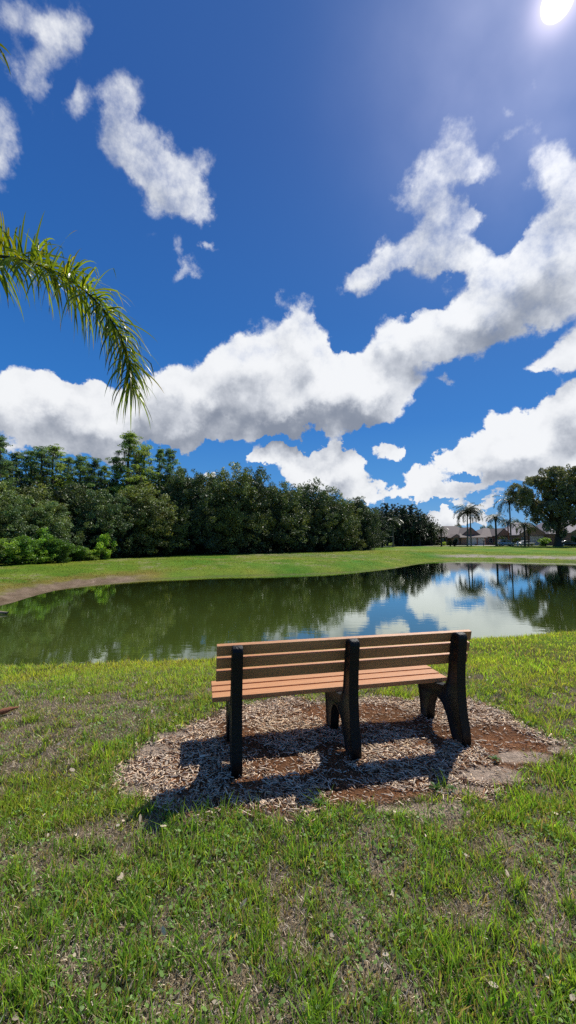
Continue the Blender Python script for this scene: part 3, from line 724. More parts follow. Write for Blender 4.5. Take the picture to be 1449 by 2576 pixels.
# deeper wood, one mass; interior darkness put into its leaf colour
def backwood():
    global RNG; RNG = np.random.default_rng(55)
    C, R = [], []
    for px in np.concatenate([np.arange(-1500, -260, 16), np.arange(-260, 1085, 7)]):
        for k in range(5):
            D = wood_r(px) + RNG.uniform(5, 20) if px < 935 else RNG.uniform(116, 130)
            lim = np.interp(px, [-260, 440, 500, 700, 880, 930, 1000, 1060, 1085], [1215, 1215, 1225, 1240, 1285, 1300, 1300, 1310, 1330])
            top = atD(px, lim, D); z = RNG.uniform(.3, 1) * (top.z + .4); C.append((top.x + RNG.normal(0, .5), D, z)); r = RNG.uniform(.8, 1.7) * (D / 55); R.append((r, r, r * .9))
    C, R = np.array(C), np.array(R); shade = np.array([[.022, .036, .015]]) * RNG.uniform(.6, 1.4, (len(C), 1))
    V, Q, c = leaves(C, R, 95000, .22, shade, .6, 0, .2)
    # dark undergrowth between and behind the front trunks, also below the far pines; near-black leaf colour stands in for the wood's inner shade
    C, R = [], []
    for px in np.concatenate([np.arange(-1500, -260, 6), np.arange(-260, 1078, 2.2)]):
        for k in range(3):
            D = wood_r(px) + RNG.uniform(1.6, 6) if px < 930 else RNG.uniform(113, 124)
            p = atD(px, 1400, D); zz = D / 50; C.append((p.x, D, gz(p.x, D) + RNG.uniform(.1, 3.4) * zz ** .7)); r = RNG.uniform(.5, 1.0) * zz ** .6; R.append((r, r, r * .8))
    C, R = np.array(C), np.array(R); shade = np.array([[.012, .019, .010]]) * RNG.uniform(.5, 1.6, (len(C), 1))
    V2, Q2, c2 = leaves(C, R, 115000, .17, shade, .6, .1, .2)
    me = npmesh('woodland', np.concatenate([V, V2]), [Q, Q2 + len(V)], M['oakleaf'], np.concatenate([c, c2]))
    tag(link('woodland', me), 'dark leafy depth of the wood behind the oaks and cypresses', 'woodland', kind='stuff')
backwood()

# big spreading oak on the right
def big_oak():
    global RNG; RNG = np.random.default_rng(77); random.seed(77)
    D = 100; tr = atD(1402, 1372, D); z0 = gz(tr.x, D); s = D / F
    def L(px, py, r, dy=0): p = atD(px, py, D); return (np.array([p.x - tr.x, dy, p.z - z0]), np.array([r * s * 1.0, r * s * 1.1, r * s * .75]))
    spec = [(1318, 1232, 20), (1312, 1256, 16), (1345, 1214, 24), (1335, 1250, 24), (1372, 1200, 26), (1405, 1196, 26), (1440, 1192, 28), (1475, 1195, 30), (1370, 1236, 28), (1410, 1230, 30), (1450, 1235, 30), (1490, 1240, 30), (1352, 1278, 18), (1385, 1272, 24), (1425, 1275, 26), (1465, 1280, 28), (1500, 1285, 28), (1362, 1302, 11), (1366, 1322, 8), (1330, 1285, 9), (1398, 1300, 14), (1445, 1300, 16), (1520, 1230, 34), (1380, 1255, 22), (1432, 1250, 24), (1300, 1244, 10), (1328, 1217, 12), (1402, 1318, 9), (1408, 1338, 7), (1480, 1310, 12)]
    lobes = [L(a, b, c, random.uniform(-4, 4)) for a, b, c in spec]
    C, R = sub_clumps(lobes, 5, .5, 1.1)
    ex = []
    for c, r in lobes:
        for q in range(9): v = RNG.normal(0, 1, 3); v /= np.linalg.norm(v); ex.append(c + v * r * RNG.uniform(.9, 1.75) - np.array([0, 0, r[2] * .3]))
    er = RNG.uniform(.35, .9, (len(ex), 1)); C = np.concatenate([C, np.array(ex)]); R = np.concatenate([R, er * [1, 1, 1.5]])
    shade = np.array([[.13, .15, .12]]) * RNG.uniform(.55, 1.5, (len(C), 1))
    V, Q, c = leaves(C, R, 74000, .22, shade, .5, .1, .2, .5)
    bV, bF = branches((0, 0, 0), lobes, .85, (.3, 0, 6.5))
    root = empty('oak_tree', (tr.x, D, z0)); tag(root, 'huge spreading oak with drooping branches above the right-hand houses', 'tree')
    link('crown', npmesh('big_oak_crown', V, [Q], M['oakleaf'], c), root); link('trunk', npmesh('big_oak_trunk', bV, [bF], M['bark'], None, True), root)
big_oak()
# low trees beyond the roofs
for px, ty, D, wpx, lab in [(1068, 1318, 150, 30, 'distant tree showing above the low roof left of the twin palms'), (1152, 1317, 165, 30, 'distant tree tops above the highest brown roof'), (1215, 1322, 160, 26, 'distant round tree above the roof right of the twin palms'), (1298, 1306, 150, 36, 'dark tree above the roofs right of the tall palm'), (1232, 1320, 170, 26, 'distant tree above the roof left of the tall palm')]:
    top = atD(px, ty, D); put('oak_tree', OAKS[1], top.x, D, lab, 'tree', 'trees beyond the roofs', wpx / F * D / 7, (top.z - gz(top.x, D)) / 9, 1.0)

# ------------------------------------------------------------------ palms
def frond_mesh(path, n_leaf, llen, width, col, name, mat, droop=.6, segs=3, updir=None, seed=0, plume=.5, rw=.02):
    """feather frond: rachis tube + leaflets as bent ribbons"""
    rng = np.random.default_rng(seed); path = [Vector(p) for p in path]
    cum = [0]
    for a, b in zip(path, path[1:]): cum.append(cum[-1] + (b - a).length)
    tot = cum[-1]
    def P(t):
        s = t * tot
        for i in range(len(path) - 1):
            if s <= cum[i + 1] or i == len(path) - 2:
                f = (s - cum[i]) / max(1e-6, cum[i + 1] - cum[i]); return path[i].lerp(path[i + 1], f), (path[i + 1] - path[i]).normalized()
    V, Fq, Cc = [], [], []
    tv, tf = tube(path, [rw * (1 - .85 * i / (len(path) - 1)) for i in range(len(path))], 6)
    V += [tuple(v) for v in tv]; Fq += [tuple(int(q) for q in f) for f in tf]; Cc += [(col[0] * .35, col[1] * .4, col[2] * .5)] * len(tv)
    for i in range(n_leaf):
        t = .06 + .94 * (i + rng.uniform(-.3, .3)) / n_leaf; t = min(max(t, .02), .999); p, d = P(t)
        side = d.cross(Vector((0, 0, 1)));
        if side.length < .25: side = (updir or Vector((0, 1, 0))).cross(d)
        side.normalize(); upv = side.cross(d).normalized()
        sgn = 1 if i % 2 else -1
        L = llen * (math.sin(PI * min(1, .22 + .70 * t)) ** .6) * rng.uniform(.75, 1.15) * (1 if t < .9 else .8)
        el = rng.uniform(-plume, plume * 1.5)
        dr = (side * sgn * math.cos(el) + upv * math.sin(el) + d * rng.uniform(.35, .75)).normalized()
        w = width * rng.uniform(.7, 1.2); cur = Vector(p); b0 = len(V)
        c = np.array(col) * rng.uniform(.6, 1.3); 
        if rng.uniform() < .2: c = c * np.array([1.4, 1.15, .8])
        dd = droop * rng.uniform(.6, 1.5)
        for k in range(segs + 1):
            f = k / segs; wid = w * (1 - f ** 2.2) * (.55 + .45 * min(1, f * 4))
            ac = dr.cross(Vector((0, 0, 1))); ac = ac.normalized() if ac.length > .05 else side
            V.append(tuple(cur - ac * wid / 2)); V.append(tuple(cur + ac * wid / 2)); Cc += [tuple(c)] * 2
            if k:
                q = b0 + 2 * (k - 1); Fq.append((q, q + 1, q + 3, q + 2))
            cur = cur + dr * (L / segs); dr = (dr + Vector((0, 0, -1)) * dd / segs * (1 + f)).normalized()
    return npmesh(name, np.array(V), [np.array(Fq)], mat, np.array(Cc))
def arch(a, L, rise, drop, n=8):
    """a frond axis from the origin"""
    pts = []
    el = rise; p = Vector((0, 0, 0)); st = L / n
    for i in range(n + 1):
        pts.append(p.copy()); p = p + Vector((math.cos(a) * math.cos(el), math.sin(a) * math.cos(el), math.sin(el))) * st; el -= drop / n
        el = max(el, -1.5)
    return pts
def make_palm_fronds(seed, n, L, llen, col, mat, leaflets=70, lw=.13):
    rnd = random.Random(seed); out = []
    for i in range(n):
        t = i / (n - 1); a = i * 2.39996 + rnd.uniform(-.2, .2); rise = 1.25 - 1.35 * t + rnd.uniform(-.1, .1)
        out.append(frond_mesh(arch(a, L * rnd.uniform(.85, 1.1), rise, rnd.uniform(1.6, 2.6)), leaflets, llen, lw, tuple(np.array(col) * rnd.uniform(.7, 1.2)), 'palm_frond', mat, 1.0, 2, None, seed * 50 + i, .35, .035))
    return out
FR = [make_palm_fronds(s, 25, 4.7, 1.15, (.050, .085, .035), M['farpalm']) for s in (1, 2)]
FRY = make_palm_fronds(3, 19, 4.4, 1.0, (.13, .18, .05), M['farpalm'])
FRS = make_palm_fronds(4, 17, 2.9, .8, (.05, .085, .035), M['farpalm'], 50, .13)
def palm(px, base_y, crown_y, D, fr, label, sc_=1.0, r=.17, bark='palebark', spear=False, lean=0):
    top = atD(px, crown_y, D); x = top.x; z0 = gz(x, D); H = top.z - z0
    root = empty('palm_tree', (x, D, z0), random.uniform(0, 6)); tag(root, label, 'palm tree', 'palms in front of the houses')
    tv, tf = tube([(-lean, 0, -.2), (-lean * .9, 0, .3), (-lean * .4, 0, H * .5), (0, 0, H - .4), (0, 0, H + .25)], [r * 1.5, r * 1.15, r, r * .85, r * .9], 8)
    link('trunk', npmesh('palm_trunk', tv, [tf], M[bark], None, True), root)
    # green crownshaft / old boots below the fronds
    tv, tf = tube([(0, 0, H - .9), (0, 0, H - .3), (0, 0, H + .35)], [r * .9, r * 1.5, r * .8], 8)
    link('crownshaft', npmesh('palm_crownshaft', tv, [tf], M['bark'], None, True), root)
    for me in fr:
        o = link('frond', me, root); o.location = (0, 0, H); o.scale = (sc_, sc_, sc_)
    if spear:
        tv, tf = tube([(0, 0, H), (.1, 0, H + 1.3), (-.25, 0, H + 2.4)], [.09, .06, .01], 5); link('spear_leaf', npmesh('spear', tv, [tf], M['bark']), root)
    return root
random.seed(5)
palm(1175, 1372, 1291, 107, FR[0], 'left palm of the tall twin pair in front of the white garage doors', 1.0, lean=-.5)
palm(1182, 1372, 1286, 108, FR[1], 'right palm of the tall twin pair in front of the white garage doors', 1.0, lean=.1)
palm(1109, 1374, 1334, 104, FRS, 'small dark palm alone on the grass left of the twin palms', .85, .2, 'bark')
palm(1037, 1370, 1340, 112, FRS, 'short palm in front of the leftmost small garage, left one', 1.0, .2, 'bark')
palm(1046, 1370, 1336, 114, FRS, 'short palm in front of the leftmost small garage, middle one', 1.05, .2, 'bark')
palm(1056, 1370, 1341, 112, FRS, 'short palm in front of the leftmost small garage, right one', .95, .2, 'bark')
palm(1085, 1369, 1335, 116, FRS, 'short palm between the leftmost garage and the small dark palm', 1.2, .18, 'bark')
palm(987.5, 1374, 1313, 103, FRS, 'slender street palm with a pale trunk in front of the dark pines', 1.15, .20)
palm(1246, 1376, 1305, 101, FR[1], 'dark palm on the grass left of the silver car, with its shadow', .72, .24, 'bark')
palm(1281, 1368, 1264, 110, FR[0], 'tallest palm with a bare spear leaf, beside the huge oak', 1.1, .2, spear=True)
palm(1277, 1368, 1316, 112, FR[1], 'medium palm behind the silver car, under the tallest palm', .7, .2, 'drybark')
palm(1318, 1377, 1324, 100, FRY, 'yellow green palm on the grass between the two pale cars', .80, .22, 'bark')
palm(1328, 1375, 1326, 103, FRY, 'slim palm close behind the yellow green palm', .68, .13, 'bark')

# foreground palm: stands left of the frame, two of its fronds reach in
def near_palm():
    D = 4.4
    trunk = Vector((-6.0, 4.3, 0)); crown = Vector((-5.9, 4.35, 4.55))
    z0 = gz(trunk.x, trunk.y)
    root = empty('palm_tree', (trunk.x, trunk.y, z0)); tag(root, 'near palm whose long arching frond hangs into the sky from the left edge', 'palm tree')
    off = Vector((trunk.x, trunk.y, z0))
    tv, tf = tube([(0, 0, -.2), (0, 0, .3), (.03, 0, 2.4), (.1, .05, 4.2 - z0), (.1, .05, 4.8 - z0)], [.26, .20, .17, .15, .10], 14)
    link('trunk', npmesh('near_palm_trunk', tv, [tf], M['palebark'], None, True), root)
    pix = [(-330, 740), (-180, 662), (-60, 641), (0, 645), (50, 652), (100, 667), (150, 690), (200, 722), (245, 762), (280, 808), (304, 850), (319, 895), (326, 935), (328, 972)]
    dep = [4.36, 4.38, 4.40, 4.4, 4.4, 4.38, 4.36, 4.34, 4.32, 4.30, 4.28, 4.26, 4.25, 4.24]
    path = [crown] + [atD(x, y, d) for (x, y), d in zip(pix, dep)]
    path = [p - off for p in path]
    # resample for smoothness
    me = frond_mesh_close(path)
    link('frond', me, root)
    # a second frond whose tip just enters at the top left
    rest = random.Random(3)
    for i in range(9):
        a = math.radians([128, 108, 150, 180, 205, 235, 262, 290, 165][i]); ar = arch(a, 2.9, rest.uniform(.4, 1.1), rest.uniform(1.4, 2.2), 10)
        me = frond_mesh([p + Vector((.1, .05, 4.7 - z0)) for p in ar], 90, .5, .028, (.16, .24, .05), 'near_palm_frond', M['palmleaf'], .9, 4, None, 900 + i, .5, .022)
        link('frond', me, root)
    # high frond, tip at the top left corner of the picture
    tip = atD(14, 150, 3.4) - off; c0 = crown - off
    path = [c0, c0.lerp(tip, .3) + Vector((-.1, 0, .9)), c0.lerp(tip, .6) + Vector((-.1, 0, 1.0)), c0.lerp(tip, .85) + Vector((-.2, 0, .55)), tip + Vector((-.12, 0, .22)), tip]
    link('frond', frond_mesh(path, 60, .42, .03, (.08, .12, .03), 'near_palm_frond', M['palmleaf'], .8, 4, None, 977, .3, .02), root)
def frond_mesh_close(path):
    rng = np.random.default_rng(4242)
    # Catmull resample
    pts = []
    for i in range(len(path) - 1):
        p0 = path[max(i - 1, 0)]; p1 = path[i]; p2 = path[i + 1]; p3 = path[min(i + 2, len(path) - 1)]
        for k in range(5):
            t = k / 5; pts.append(.5 * ((2 * p1) + (p2 - p0) * t + (2 * p0 - 5 * p1 + 4 * p2 - p3) * t * t + (3 * p1 - 3 * p2 + p3 - p0) * t ** 3))
    pts.append(path[-1]); n = len(pts)
    tv, tf = tube(pts, [.020 * (1 - .9 * (i / (n - 1)) ** 1.2) + .0015 for i in range(n)], 8)
    V = [tuple(v) for v in tv]; Fq = [tuple(int(q) for q in f) for f in tf]; Cc = [(.035, .05, .02)] * len(tv)
    seglen = [(pts[i + 1] - pts[i]).length for i in range(n - 1)]; cum = np.concatenate([[0], np.cumsum(seglen)]); tot = cum[-1]
    NL = 760
    for i in range(NL):
        s = tot * (.20 + .80 * (i + rng.uniform(-.4, .4)) / NL); s = min(max(s, .01), tot * .999)
        j = min(int(np.searchsorted(cum, s)) - 1, n - 2); f = (s - cum[j]) / seglen[j]; p = pts[j].lerp(pts[j + 1], f); d = (pts[j + 1] - pts[j]).normalized()
        t = s / tot
        side = Vector((0, -1, 0)); side = (side - d * side.dot(d)).normalized(); upv = side.cross(d)
        if upv.z < 0 and abs(d.x) > .3: upv = -upv
        if abs(d.x) <= .3 and upv.x < 0: upv = -upv
        sgn = 1 if i % 2 else -1
        el = rng.choice([.95, .45, -.15, -.6]) + rng.uniform(-.25, .25)
        L = (.56 if t < .75 else .56 - .35 * (t - .75)) * rng.uniform(.65, 1.2)
        if sgn < 0 and el < 0: L *= 1.1
        fwd = rng.uniform(.05, .45) if t < .75 else rng.uniform(.5, 1.3)
        dr = (side * sgn * math.cos(el) * .8 + upv * math.sin(el) * 1.05 + d * fwd).normalized()
        w = rng.uniform(.022, .038) * (1.08 - .5 * t); cur = Vector(p); b0 = len(V); segs = 8
        g = rng.uniform(.12, .32); c = np.array([g * .62, g, g * .16])
        if rng.uniform() < .2: c = np.array([g * .95, g * 1.1, g * .15])
        dry = rng.uniform() < .35
        dd = rng.uniform(.8, 2.1); fold = rng.uniform(.45, .7); tw = rng.uniform(-1, 1); kink = rng.uniform() < .35
        for k in range(segs + 1):
            fk = k / segs; wid = w * (1 - fk ** 2.6) * (.5 + .5 * min(1, fk * 5)) + .0006
            ac = dr.cross(Vector((0, 0, 1))); ac = ac.normalized() if ac.length > .08 else side.copy()
            ac = Quaternion(dr, tw * (.3 + fk * 1.4)) @ ac
            V.append(tuple(cur - ac * wid / 2)); V.append(tuple(cur + ac * wid / 2))
            cc = c if not (dry and fk > .75) else np.array([.20, .17, .08]); Cc += [tuple(cc)] * 2
            if k: q = b0 + 2 * (k - 1); Fq.append((q, q + 1, q + 3, q + 2))
            cur = cur + dr * (L / segs)
            bend = dd / segs * (.5 + 1.6 * fk) + (1.6 if kink and k == int(segs * fold) else 0)
            dr = (dr + Vector((0, 0, -1)) * bend).normalized()
    return npmesh('near_frond', np.array(V), [np.array(Fq)], M['palmleaf'], np.array(Cc))
near_palm()

# ------------------------------------------------------------------ road and houses
def road():
    xs = np.linspace(20, 240, 90)
    def strip(xa, fa, fb, name, nm):
        V = []; 
        for x in xa:
            for y in np.linspace(fa(x), fb(x), 4): V.append((x, y, gz(x, y) + .02))
        n = len(xa); Q = [(i * 4 + k, i * 4 + k + 1, (i + 1) * 4 + k + 1, (i + 1) * 4 + k) for i in range(n - 1) for k in range(3)]
        me = npmesh(nm, np.array(V), [np.array(Q)], M['road'], None)
        if me.polygons[0].normal.z < 0: me.flip_normals()
        tag(link(name, me), kind='structure')
    strip(xs, lambda x: 107.5, lambda x: 112.5, 'road', 'road')
    strip(np.linspace(24, 38, 12), lambda x: 112.6, lambda x: 121, 'driveway', 'cul_de_sac')
    strip(np.linspace(55, 62, 6), lambda x: 112.6, lambda x: 121, 'driveway', 'garage_drive')
    strip(np.linspace(70, 86, 6), lambda x: 112.6, lambda x: 117, 'driveway', 'garage_drive')
road()
def gable_roof(bm, x0, x1, y0, y1, ze, zr, along='x', oh=.5, t=.18, hip=0):
    """solid roof with overhang; ridge along x or y"""
    x0 -= oh; x1 += oh; y0 -= oh; y1 += oh
    if along == 'x':
        ym = (y0 + y1) / 2
        R0, R1 = (x0 + hip, ym, zr), (x1 - hip, ym, zr)
        lo = [(x0, y0, ze), (x1, y0, ze), (x1, y1, ze), (x0, y1, ze)]
    else:
        xm = (x0 + x1) / 2
        R0, R1 = (xm, y0 + hip, zr), (xm, y1 - hip, zr)
        lo = [(x0, y0, ze), (x1, y0, ze), (x1, y1, ze), (x0, y1, ze)]
    lv = [bm.verts.new(p) for p in lo]; bv = [bm.verts.new((p[0], p[1], p[2] - t)) for p in lo]; r = [bm.verts.new(R0), bm.verts.new(R1)]
    if along == 'x':
        fs = [(lv[0], lv[1], r[1], r[0]), (lv[2], lv[3], r[0], r[1]), (lv[3], lv[0], r[0]), (lv[1], lv[2], r[1])]
    else:
        fs = [(lv[1], lv[2], r[1], r[0]), (lv[3], lv[0], r[0], r[1]), (lv[0], lv[1], r[0]), (lv[2], lv[3], r[1])]
    for f in fs: bm.faces.new(f)
    for i in range(4): bm.faces.new((lv[i], lv[(i + 1) % 4], bv[(i + 1) % 4], bv[i]))
    bm.faces.new(bv[::-1])
def X(px, D): return (px - CX) / F * D
def Z(py, D): return atD(CX, py, D).z
def house(label, D, z0, vols, doors=(), wins=(), wall='stucco', roof='shingle', x_ref=0):
    root = empty('house', (x_ref, D, z0)); tag(root, label, 'house')
    def loc(bm): bmesh.ops.translate(bm, vec=(-x_ref, -D, -z0), verts=bm.verts)
    for v in vols:      # (px0, px1, yoff0, yoff1, py_eave, py_ridge, along, hip)
        a, b, y0, y1, pe, pr, al, hip = v
        bm = bmesh.new(); box(bm, X(a, D), X(b, D), D + y0, D + y1, z0 - .3, Z(pe, D) - .19); loc(bm); link('wall', bm_mesh('house_wall', bm, M[wall]), root)
        bm = bmesh.new(); gable_roof(bm, X(a, D), X(b, D), D + y0, D + y1, Z(pe, D), Z(pr, D), al, hip=hip); loc(bm); r = link('roof', bm_mesh('house_roof', bm, M[roof]), root)
        if al == 'y' and hip == 0:      # stucco gable face with a pale fascia set proud of the roof end
            xa, xb = X(a, D) - .1, X(b, D) + .1; ze, zr = Z(pe, D) + .05, Z(pr, D) - .35; xm = (xa + xb) / 2
            bm = bmesh.new(); prism(bm, [(xa, ze), (xb, ze), (xm, zr)], 'y', D + y0 - .56, D + y0 - .505); loc(bm); link('gable', bm_mesh('gable', bm, M[wall]), root)
    for a, b, yo, pt in doors:
        x0, x1 = X(a, D), X(b, D); zt = Z(pt, D)
        bm = bmesh.new(); n = 4; hh = (zt - z0) / n
        for k in range(n): box(bm, x0, x1, D + yo - .05, D + yo - .005, z0 + k * hh + .02, z0 + (k + 1) * hh - .02, .01)
        loc(bm); dr = link('garage_door', bm_mesh('garage_door', bm, M['whitepaint']), root)
        bm = bmesh.new(); box(bm, x0 - .15, x0 - .01, D + yo - .08, D + yo, z0, zt + .15); box(bm, x1 + .01, x1 + .15, D + yo - .08, D + yo, z0, zt + .15); box(bm, x0 - .01, x1 + .01, D + yo - .08, D + yo, zt + .01, zt + .15); loc(bm)
        link('door_frame', bm_mesh('door_frame', bm, M['whitepaint']), dr)
    for a, b, yo, pt, pb in wins:
        x0, x1 = X(a, D), X(b, D); zt, zb = Z(pt, D), Z(pb, D)
        bm = bmesh.new(); box(bm, x0, x1, D + yo - .04, D + yo - .005, zb, zt); loc(bm); w = link('window', bm_mesh('window', bm, M['glass']), root)
        bm = bmesh.new()
        for q in ((x0 - .08, x0, zb - .08, zt + .08), (x1, x1 + .08, zb - .08, zt + .08), (x0, x1, zt, zt + .08), (x0, x1, zb - .08, zb), ((x0 + x1) / 2 - .03, (x0 + x1) / 2 + .03, zb, zt)):
            box(bm, q[0], q[1], D + yo - .07, D + yo - .002, q[2], q[3])
        loc(bm); link('frame', bm_mesh('window_frame', bm, M['whitepaint']), w)
    return root
hz = -.08
house('low pink house at the left end with a small gabled garage behind short palms', 124, hz,
      [(1050, 1112, 2, 12, 1352, 1338, 'x', 3), (1028, 1058, -2, 8, 1353.5, 1346, 'y', 0)], [(1032, 1041, -2, 1355), (1045, 1055, -2, 1355)], [(1064, 1072, 2, 1355, 1364), (1086, 1096, 2, 1355, 1364)], x_ref=41)
house('pink house with the highest brown roof and white garage doors behind the twin palms', 122, hz,
      [(1108, 1206, 1, 15, 1350, 1321, 'x', 4.5), (1148, 1208, -3, 4, 1352, 1342, 'x', 1.5), (1160, 1200, -.6, 8, 1346, 1326, 'y', 0), (1128, 1150, -2, 6, 1353, 1343.5, 'y', 0)],
      [(1162, 1184, -3, 1353.5), (1190, 1203, -3, 1353.5)], [(1113, 1123, 1, 1354, 1364), (1135, 1143, -2, 1354, 1366)], x_ref=55)
house('long brown roofed pink house in the middle, behind the mailbox', 121, hz,
      [(1209, 1290, 0, 14, 1350, 1326, 'x', 5), (1240, 1272, -2, 9, 1348, 1329, 'y', 0)], [(1246, 1266, -2, 1353)], [(1214, 1222, 0, 1354, 1364), (1229, 1236, 0, 1354, 1364)], x_ref=64)
house('tan house with pale lavender roof and a wide gable behind the second pale car', 116, hz,
      [(1312, 1404, 3, 17, 1346, 1311, 'x', 4), (1294, 1362, -2, 9, 1346, 1322, 'y', 0)], [(1322, 1354, -2, 1350)], [(1300, 1308, -2, 1352, 1364), (1372, 1384, 3, 1352, 1364)], 'stucco2', 'shingle2', x_ref=76)
house('tan house at the right edge with a big pale gabled roof, cut by the frame', 108, hz,
      [(1406, 1560, 4, 18, 1342, 1310, 'x', 3), (1428, 1540, -1, 10, 1340, 1306, 'y', 0)], [(1450, 1490, -1, 1348)], [(1433, 1442, -1, 1350, 1362)], 'stucco2', 'shingle2', x_ref=92)

# ------------------------------------------------------------------ cars
def car(px, D, label, paint, suv=False, L=4.6, face=1):
    x = X(px, D); z0 = gz(x, D) + .02
    root = empty('parked_car', (x, D, z0), 0 if face > 0 else PI); tag(root, label, 'car')
    H = 1.68 if suv else 1.45; belt = 1.02 if suv else .93; hw = .9
    l = L / 2
    low = [(-l + .05, .32), (-l, .6), (-l + .03, belt - .1), (-l + .25, belt), (-.3, belt + .02), (l * .35, belt), (l - .35, belt - .16), (l - .05, belt - .32), (l, .5), (l - .06, .28), (l - .5, .24), (-l + .5, .24)]
    bm = bmesh.new(); prism(bm, low, 'y', -hw, hw); es = [e for e in bm.edges if any(len(f.verts) > 6 for f in e.link_faces)]
    bmesh.ops.bevel(bm, geom=es, offset=.09, segments=3, affect='EDGES'); link('body', bm_mesh('car_body', bm, M[paint], True), root)
    if suv: roofp = [(-l + .18, belt - .02), (-l + .42, H - .08), (-l + .9, H), (l * .02, H), (l * .22, H - .1), (l * .56, belt - .03)]
    else: roofp = [(-l + .55, belt - .02), (-l * .42, H - .07), (-l * .2, H), (l * .12, H - .01), (l * .24, H - .08), (l * .60, belt - .03)]
    bm = bmesh.new(); prism(bm, roofp, 'y', -hw + .12, hw - .12); es = [e for e in bm.edges if any(len(f.verts) > 5 for f in e.link_faces)]
    bmesh.ops.bevel(bm, geom=es, offset=.07, segments=3, affect='EDGES'); link('roof', bm_mesh('car_roof', bm, M[paint], True), root)
    cxm = sum(p[0] for p in roofp) / len(roofp)
    for s in (-1, 1):
        g = [(cxm + (p[0] - cxm) * .86, belt + .04 + (p[1] - belt) * .78) for p in roofp]
        for q0, q1 in ((0, .49), (.53, 1)):
            xa = min(p[0] for p in g); xb = max(p[0] for p in g); lo_, hi_ = xa + (xb - xa) * q0, xa + (xb - xa) * q1
            pl = []
            for i in range(len(g)):
                a, b = g[i], g[(i + 1) % len(g)]
                if lo_ <= a[0] <= hi_: pl.append(a)
                for c in (lo_, hi_):
                    if (a[0] - c) * (b[0] - c) < 0: t = (c - a[0]) / (b[0] - a[0]); pl.append((c, a[1] + (b[1] - a[1]) * t))
            cx_, cz_ = sum(p[0] for p in pl) / len(pl), sum(p[1] for p in pl) / len(pl); pl.sort(key=lambda p: math.atan2(p[1] - cz_, p[0] - cx_))
            bm = bmesh.new(); prism(bm, pl, 'y', s * (hw - .125), s * (hw - .105)); link('window', bm_mesh('side_window', bm, M['glass']), root)
    for i, nm in ((0, 'rear_window'), (len(roofp) - 2, 'windscreen')):
        a, b = roofp[i], roofp[i + 1]; d = Vector((b[0] - a[0], b[1] - a[1])); n = Vector((-d.y, d.x)).normalized() * .02
        if nm == 'windscreen': n = n if n.x > 0 else -n
        else: n = n if n.x < 0 else -n
        p0, p1 = Vector(a) + d * .12, Vector(a) + d * .92
        bm = bmesh.new(); prism(bm, [tuple(p0 + n * .3), tuple(p1 + n * .3), tuple(p1 + n), tuple(p0 + n)], 'y', -hw + .2, hw - .2); link(nm, bm_mesh(nm, bm, M['glass']), root)
    for wx in (-l + .85, l - .85):
        for s in (-1, 1):
            bm = bmesh.new(); bmesh.ops.create_cone(bm, cap_ends=True, segments=20, radius1=.34, radius2=.34, depth=.22, matrix=Matrix.Translation((wx, s * (hw - .08), .34)) @ Matrix.Rotation(PI / 2, 4, 'X')); w = link('wheel', bm_mesh('tyre', bm, M['rubber']), root)
            bm = bmesh.new(); bmesh.ops.create_cone(bm, cap_ends=True, segments=16, radius1=.21, radius2=.19, depth=.03, matrix=Matrix.Translation((wx, s * (hw + .04), .34)) @ Matrix.Rotation(PI / 2 * s, 4, 'X')); link('rim', bm_mesh('rim', bm, M['alloy']), w)
    for s in (-1, 1):
        bm = bmesh.new(); box(bm, l - .22, l - .015, s * .82 - .13, s * .82 + .10, .60, .72, .02); link('headlight', bm_mesh('headlight', bm, M['clearlamp']), root)
        bm = bmesh.new(); box(bm, -l - .01, -l + .12, s * .78 - .12, s * .78 + .12, belt - .30, belt - .12, .02); link('tail_light', bm_mesh('tail_light', bm, M['redlamp']), root)
    return root
car(1271, 105.5, 'silver hatchback parked on the road behind the white post', 'carwhite', True, 4.5)
car(1317, 106.5, 'pale silver saloon parked behind the yellow green palm', 'carwhite', False, 4.6, -1)
car(1425, 103.5, 'dark blue saloon parked under the huge oak near the right edge', 'cardark', False, 5.2)

# ------------------------------------------------------------------ street things
def mailbox(px, D, label, col='darkmetal', h=1.15):
    x = X(px, D); root = empty('mailbox', (x, D, gz(x, D))); tag(root, label, 'mailbox')
    bm = bmesh.new(); box(bm, -.06, .06, -.06, .06, -.1, h - .12, .01); box(bm, -.05, .35, -.04, .04, h - .22, h - .13); link('post', bm_mesh('mailbox_post', bm, M[col]), root)
    bm = bmesh.new(); pr = [(-.12, h - .12), (.12, h - .12), (.12, h + .03)] + [(.12 * math.cos(t), h + .03 + .12 * math.sin(t)) for t in np.linspace(.3, PI - .3, 6)] + [(-.12, h + .03)]
    prism(bm, pr, 'x', -.15, .42); b = link('box', bm_mesh('mailbox_box', bm, M[col]), root)
    bm = bmesh.new(); box(bm, .0, .03, -.135, -.122, h, h + .15); link('flag', bm_mesh('mailbox_flag', bm, M['redlamp']), b)
mailbox(1214, 104, 'dark mailbox on a post between the twin palms and the dark palm', 'darkmetal', 1.5)
mailbox(961, 106.8, 'white mailbox on a thin post before the dark pines', 'whitepaint', 1.1)
x = X(1300, 103); bm = bmesh.new(); box(bm, -.12, .12, -.12, .12, -.1, 1.15, .02); box(bm, -.15, .15, -.15, .15, 1.15, 1.22, .02); prism(bm, [(-.13, 1.22), (.13, 1.22), (0, 1.34)], 'y', -.13, .13)
o = link('post', bm_mesh('white_post', bm, M['whitepaint'])); o.location = (x, 103, gz(x, 103)); tag(o, 'short square white post on the kerb at the nose of the silver hatchback', 'post')
